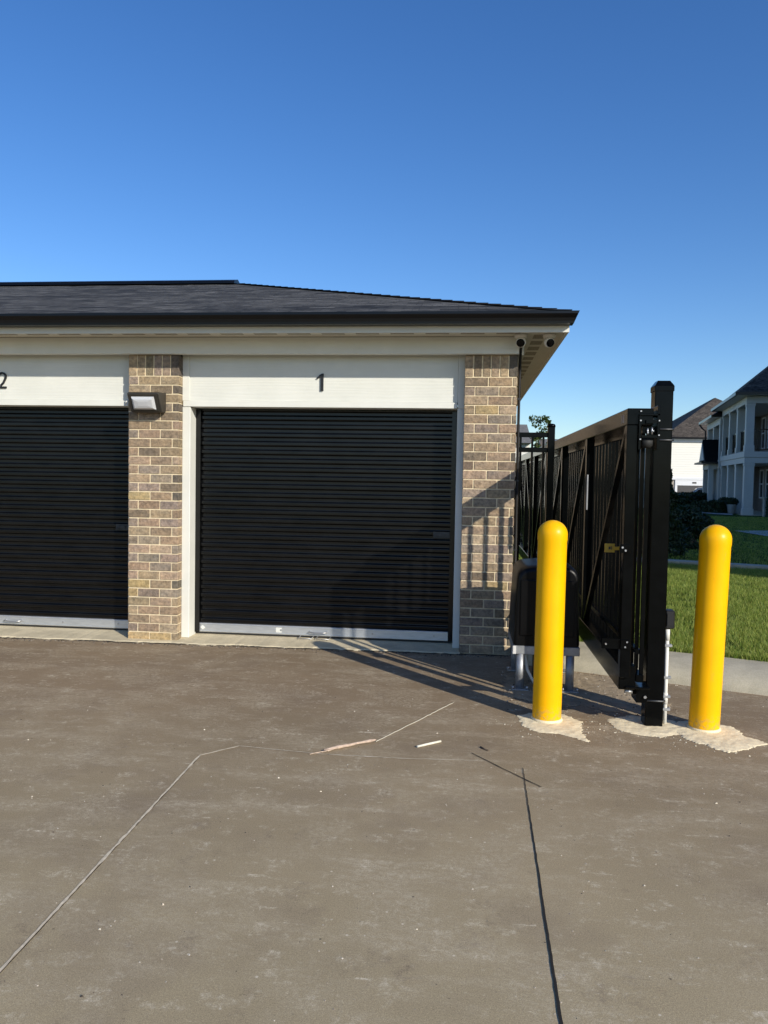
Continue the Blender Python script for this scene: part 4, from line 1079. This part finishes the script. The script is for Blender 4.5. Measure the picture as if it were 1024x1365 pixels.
# rear wing
b=MB(); b.box(.85,7.2,7.45,13.0,-.8,4.85); b.build('wall',M['siding_taupe'],H)
b=MB(); b.box(-.10,7.2,7.42,13.0,4.62,5.0,bev=.01); b.build('eave_beam',M['trimgrey'],H)
b=MB(); b.box(-.10,.85,7.42,13.0,2.25,2.7,bev=.01); b.build('porch_beam',M['trimgrey'],H)
for y in (7.6,10.1,12.6):
    b=MB(); b.box(-.08,.22,y,y+.30,2.701,4.619,bev=.01); b.build('column',M['trimgrey'],H)
for y in (7.6,10.1,12.6):
    b=MB(); b.box(-.08,.22,y,y+.30,-.6,2.249,bev=.01); b.build('column',M['trimgrey'],H)
for y in (8.6,9.5,11.4): windowpart(H,.85,y,3.1,.6,1.3,'y',0)
hiproof(H,-.10,7.2,7.9,13.0,5.13,.75,'shingle_blue',over=.35)
b=MB(); b.tube([(-.52,13.2,5.0),(-.35,13.1,4.75),(-.17,13.05,4.6),(-.17,13.05,0)],.05,8); b.build('downspout',M['gutter'],H)
# gabled entry porch
b=MB(); px0,px1,py0,py1=-.54,.13,8.1,10.6; ze=2.6; yc=(py0+py1)/2; zr_=3.9
b.prism([(py0-.25,ze),(py1+.25,ze),(yc,zr_)],'x',px0-.2,px1+.6); pr=b.build('porch_roof',M['shingle_blue'],H)
b=MB(); b.prism([(py0+.25,ze+.10),(py1-.25,ze+.10),(yc,zr_-.25)],'x',px0-.24,px0-.202); b.build('gable',M['trimgrey'],pr)
b=MB(); b.box(px0-.42,px1+.3,py0-.45,py1+.45,ze-.10,ze-.002); b.build('eave',M['gutter'],pr)
b=MB(); b.box(px0,px1-.01,py0,py1,ze-.42,ze-.102,bev=.01); b.build('porch_beam',M['trimgrey'],H)
for (x,y) in ((px0+.02,py0+.02),(px0+.46,py0+.02),(px0+.02,py1-.28)):
    b=MB(); b.box(x,x+.26,y,y+.26,-.3,ze-.422,bev=.01); b.build('column',M['trimgrey'],H)
b=MB(); b.box(px0-.1,px1,py0-.1,py1+.1,-.4,.03); b.build('porch_floor',M['conc'],H)

# two planters beside the porch
for (x,y,lab,s) in ((12.30,38.5,'pale planter with a dark clipped plant, nearer the entry porch',8),(12.28,37.4,'pale planter with a dark clipped plant, nearer the corner column',9)):
    t=empty('planter',(x+.14,y,.16)); tag(t,lab,'planter',group='planters beside the porch columns')
    b=MB(); b.lathe([(.14,0),(.16,.02),(.21,.38),(.225,.40),(.225,.44),(.19,.44),(.18,.36),(.001,.36)],24); b.build('pot',M['terracotta'],t)
    def f(rg):
        d=rg.normal(size=3); d/=np.linalg.norm(d); q=rg.random()**.4; return (d[0]*.30*q,d[1]*.30*q,.56+d[2]*.2*q)
    leafobj('foliage',leafcloud(1600,f,.035,s),M['leaf_dark'],t,(0,0,0))
b=MB(); t=empty('stone_pedestal',(13.15,35.2,.14),R(-10)); tag(t,'short stone pedestal beside the corner column of the porch house','pedestal')
b.box(-.13,.13,-.2,.2,-.05,.78,bev=.01); b.build('shaft',M['stone'],t); b=MB(); b.box(-.17,.17,-.24,.24,.7805,.85,bev=.01); b.build('cap',M['conc'],t)

# ------------------------------------------------------------------ far white house with garage
F=empty('garage_house',(15.0,60.0,-.6)); tag(F,'sunlit white sided house with dark garage door and brown hipped roof','house')
b=MB(); b.box(0,10,0,10.5,2.55,5.5); b.build('upper_wall',M['siding_white'],F)
b=MB(); b.box(-.0,10.0,.01,10.4,-.3,2.549); b.build('lower_wall',M['stone'],F)
b=MB(); b.box(-.08,10.06,-.08,-.001,5.25,5.56,bev=.01); b.box(-.06,.16,-.06,-.001,2.6,5.249,bev=.01); b.box(3.2,3.42,-.06,-.001,2.6,5.249,bev=.01); b.box(-.08,10.06,-.10,-.001,2.42,2.60,bev=.01); b.build('trim_board',M['trim'],F)
b=MB(); b.box(.75,4.1,-.07,.005,2.0,2.419,bev=.01); b.box(.75,.92,-.07,.005,-.3,1.999); b.box(3.93,4.1,-.07,.005,-.3,1.999); b.build('garage_door_trim',M['trim'],F)
b=MB(); b.box(.921,3.929,-.03,.006,-.2,1.999); b.build('garage_door',M['doorgrey'],F)
b=MB(); b.box(2.0,2.3,-.085,-.071,2.16,2.27); b.build('number_plate',M['number'],F)
hiproof(F,0,10,0,10.5,5.6,.66,'shingle_brown',over=.35)
# lower roofs beyond
F2=empty('grey_roofed_house',(18.0,78.0,-.6)); tag(F2,'house behind the white garage house, only its dark roof showing','house')
b=MB(); b.box(0,9,0,9,-.3,6.2); b.build('wall',M['siding_taupe'],F2); hiproof(F2,0,9,0,9,6.2,.62,'shingle_brown')
# houses seen over the gate and through the pickets
F3=empty('white_cottage',(-3.4,43.0,.1)); tag(F3,'low white sided house with grey roof seen through the fence panel','house')
b=MB(); b.box(0,6.9,0,7,-.2,3.55); b.build('wall',M['siding_white'],F3)
b=MB(); b.prism([(-.4,3.5),(7.4,3.5),(3.5,4.78)],'x',-.3,7.0); b.uv={}
b.build('roof',M['plainroof'],F3)
windowpart(F3,6.1,0,1.0,.8,1.2,'x',0); windowpart(F3,3.6,0,1.0,.8,1.2,'x',0)
F4=empty('dark_roofed_house',(7.2,72.0,.1)); tag(F4,'distant house with dark roof just showing above the sliding gate rail','house')
b=MB(); b.box(0,7,0,8,-.8,4.3); b.build('wall',M['siding_taupe'],F4); b=MB(); b.prism([(-.4,4.25),(8.4,4.25),(4,5.55)],'x',-.2,2.0); b.prism([(-.4,4.2),(8.4,4.2),(4,5.2)],'x',2.01,7.3); b.build('roof',M['plainroof'],F4)

# white car parked before the far garage
car=empty('parked_car',(15.95,53.0,-.30),R(-14)); tag(car,'white car parked before the far garage door, half hidden by hedge and porch','car')
b=MB(); side=[(-2.25,.35),(-2.3,.62),(-2.15,.86),(-1.2,1.0),(-.55,1.52),(-.1,1.62),(1.2,1.62),(1.95,1.38),(2.25,1.0),(2.3,.5),(2.2,.3)]
k=len(b.v); m=len(side)
for (yy,s_) in ((-.88,.0),(-.80,.03),(.80,.03),(.88,.0)):
    for x,z in side:
        tuck=.14*max(0,(z-.95))/.6 if abs(yy)>.85 else .0
        b.v.append((x*(1+s_*.2),yy*(1-tuck),z+ (s_ if z>.5 else 0)))
for r in range(3):
    for i in range(m): j=(i+1)%m; b.face((r*m+i,r*m+j,(r+1)*m+j,(r+1)*m+i),None,True)
b.face([i for i in range(m)]); b.face([3*m+i for i in range(m)][::-1]); b.build('body',M['carwhite'],car)
b=MB()
b.prism([(-.98,1.05),(-.5,1.46),(.25,1.54),(.25,1.05)],'y',-.889,-.862); b.prism([(.33,1.05),(.33,1.54),(1.1,1.54),(1.75,1.3),(1.85,1.05)],'y',-.889,-.862); b.quad([(-1.22,-.66,1.045),(-1.22,.66,1.045),(-.62,.6,1.535),(-.62,-.6,1.535)]); b.build('windows',M['glass'],car)
for x in (-1.4,1.45):
    for y in (-.84,.84):
        b=MB(); b.tube([(x,y-.1,.32),(x,y+.1,.32)],.33,24); wh=b.build('wheel',M['bump_dark'],car)
        b=MB(); b.tube([(x,y-.108,.32),(x,y+.108,.32)],.2,16); b.build('rim',M['galv'],wh)
for y in (-.68,.68):
    b=MB(); b.box(-2.32,-2.2,y-.16,y+.16,.66,.80,bev=.02); b.build('headlight',M['lens'],car)
b=MB(); b.box(-.62,-.42,-1.02,-.885,1.0,1.13,bev=.02); b.build('mirror',M['carwhite'],car)
b=MB(); b.quad([(13.2,49,-.30),(24,49,-.30),(24,60,-.58),(13.2,60,-.58)]); tag(b.build('driveway',M['walk']),kind='structure')

# tall block right of the frame, whose shade falls over the far lawn and porch house
Bk=empty('apartment_block',(16.2,-.75,0)); tag(Bk,'tall plain apartment block outside the right of the frame that shades the far lawn','building')
b=MB(); k=0
b.prism([(0,0),(11,-4.3),(11,34.1),(0,34.1)],'z',0,10.2); b.build('wall',M['siding_taupe'],Bk)
b=MB(); b.prism([(-.15,-.15),(11.15,-4.5),(11.15,34.25),(-.15,34.25)],'z',10.2,10.32); b.build('parapet',M['trim'],Bk)
for i in range(6):
    for z in (1.0,4.1,7.2): windowpart(Bk,0,3+i*5.3,z,1.2,1.4,'y',0)
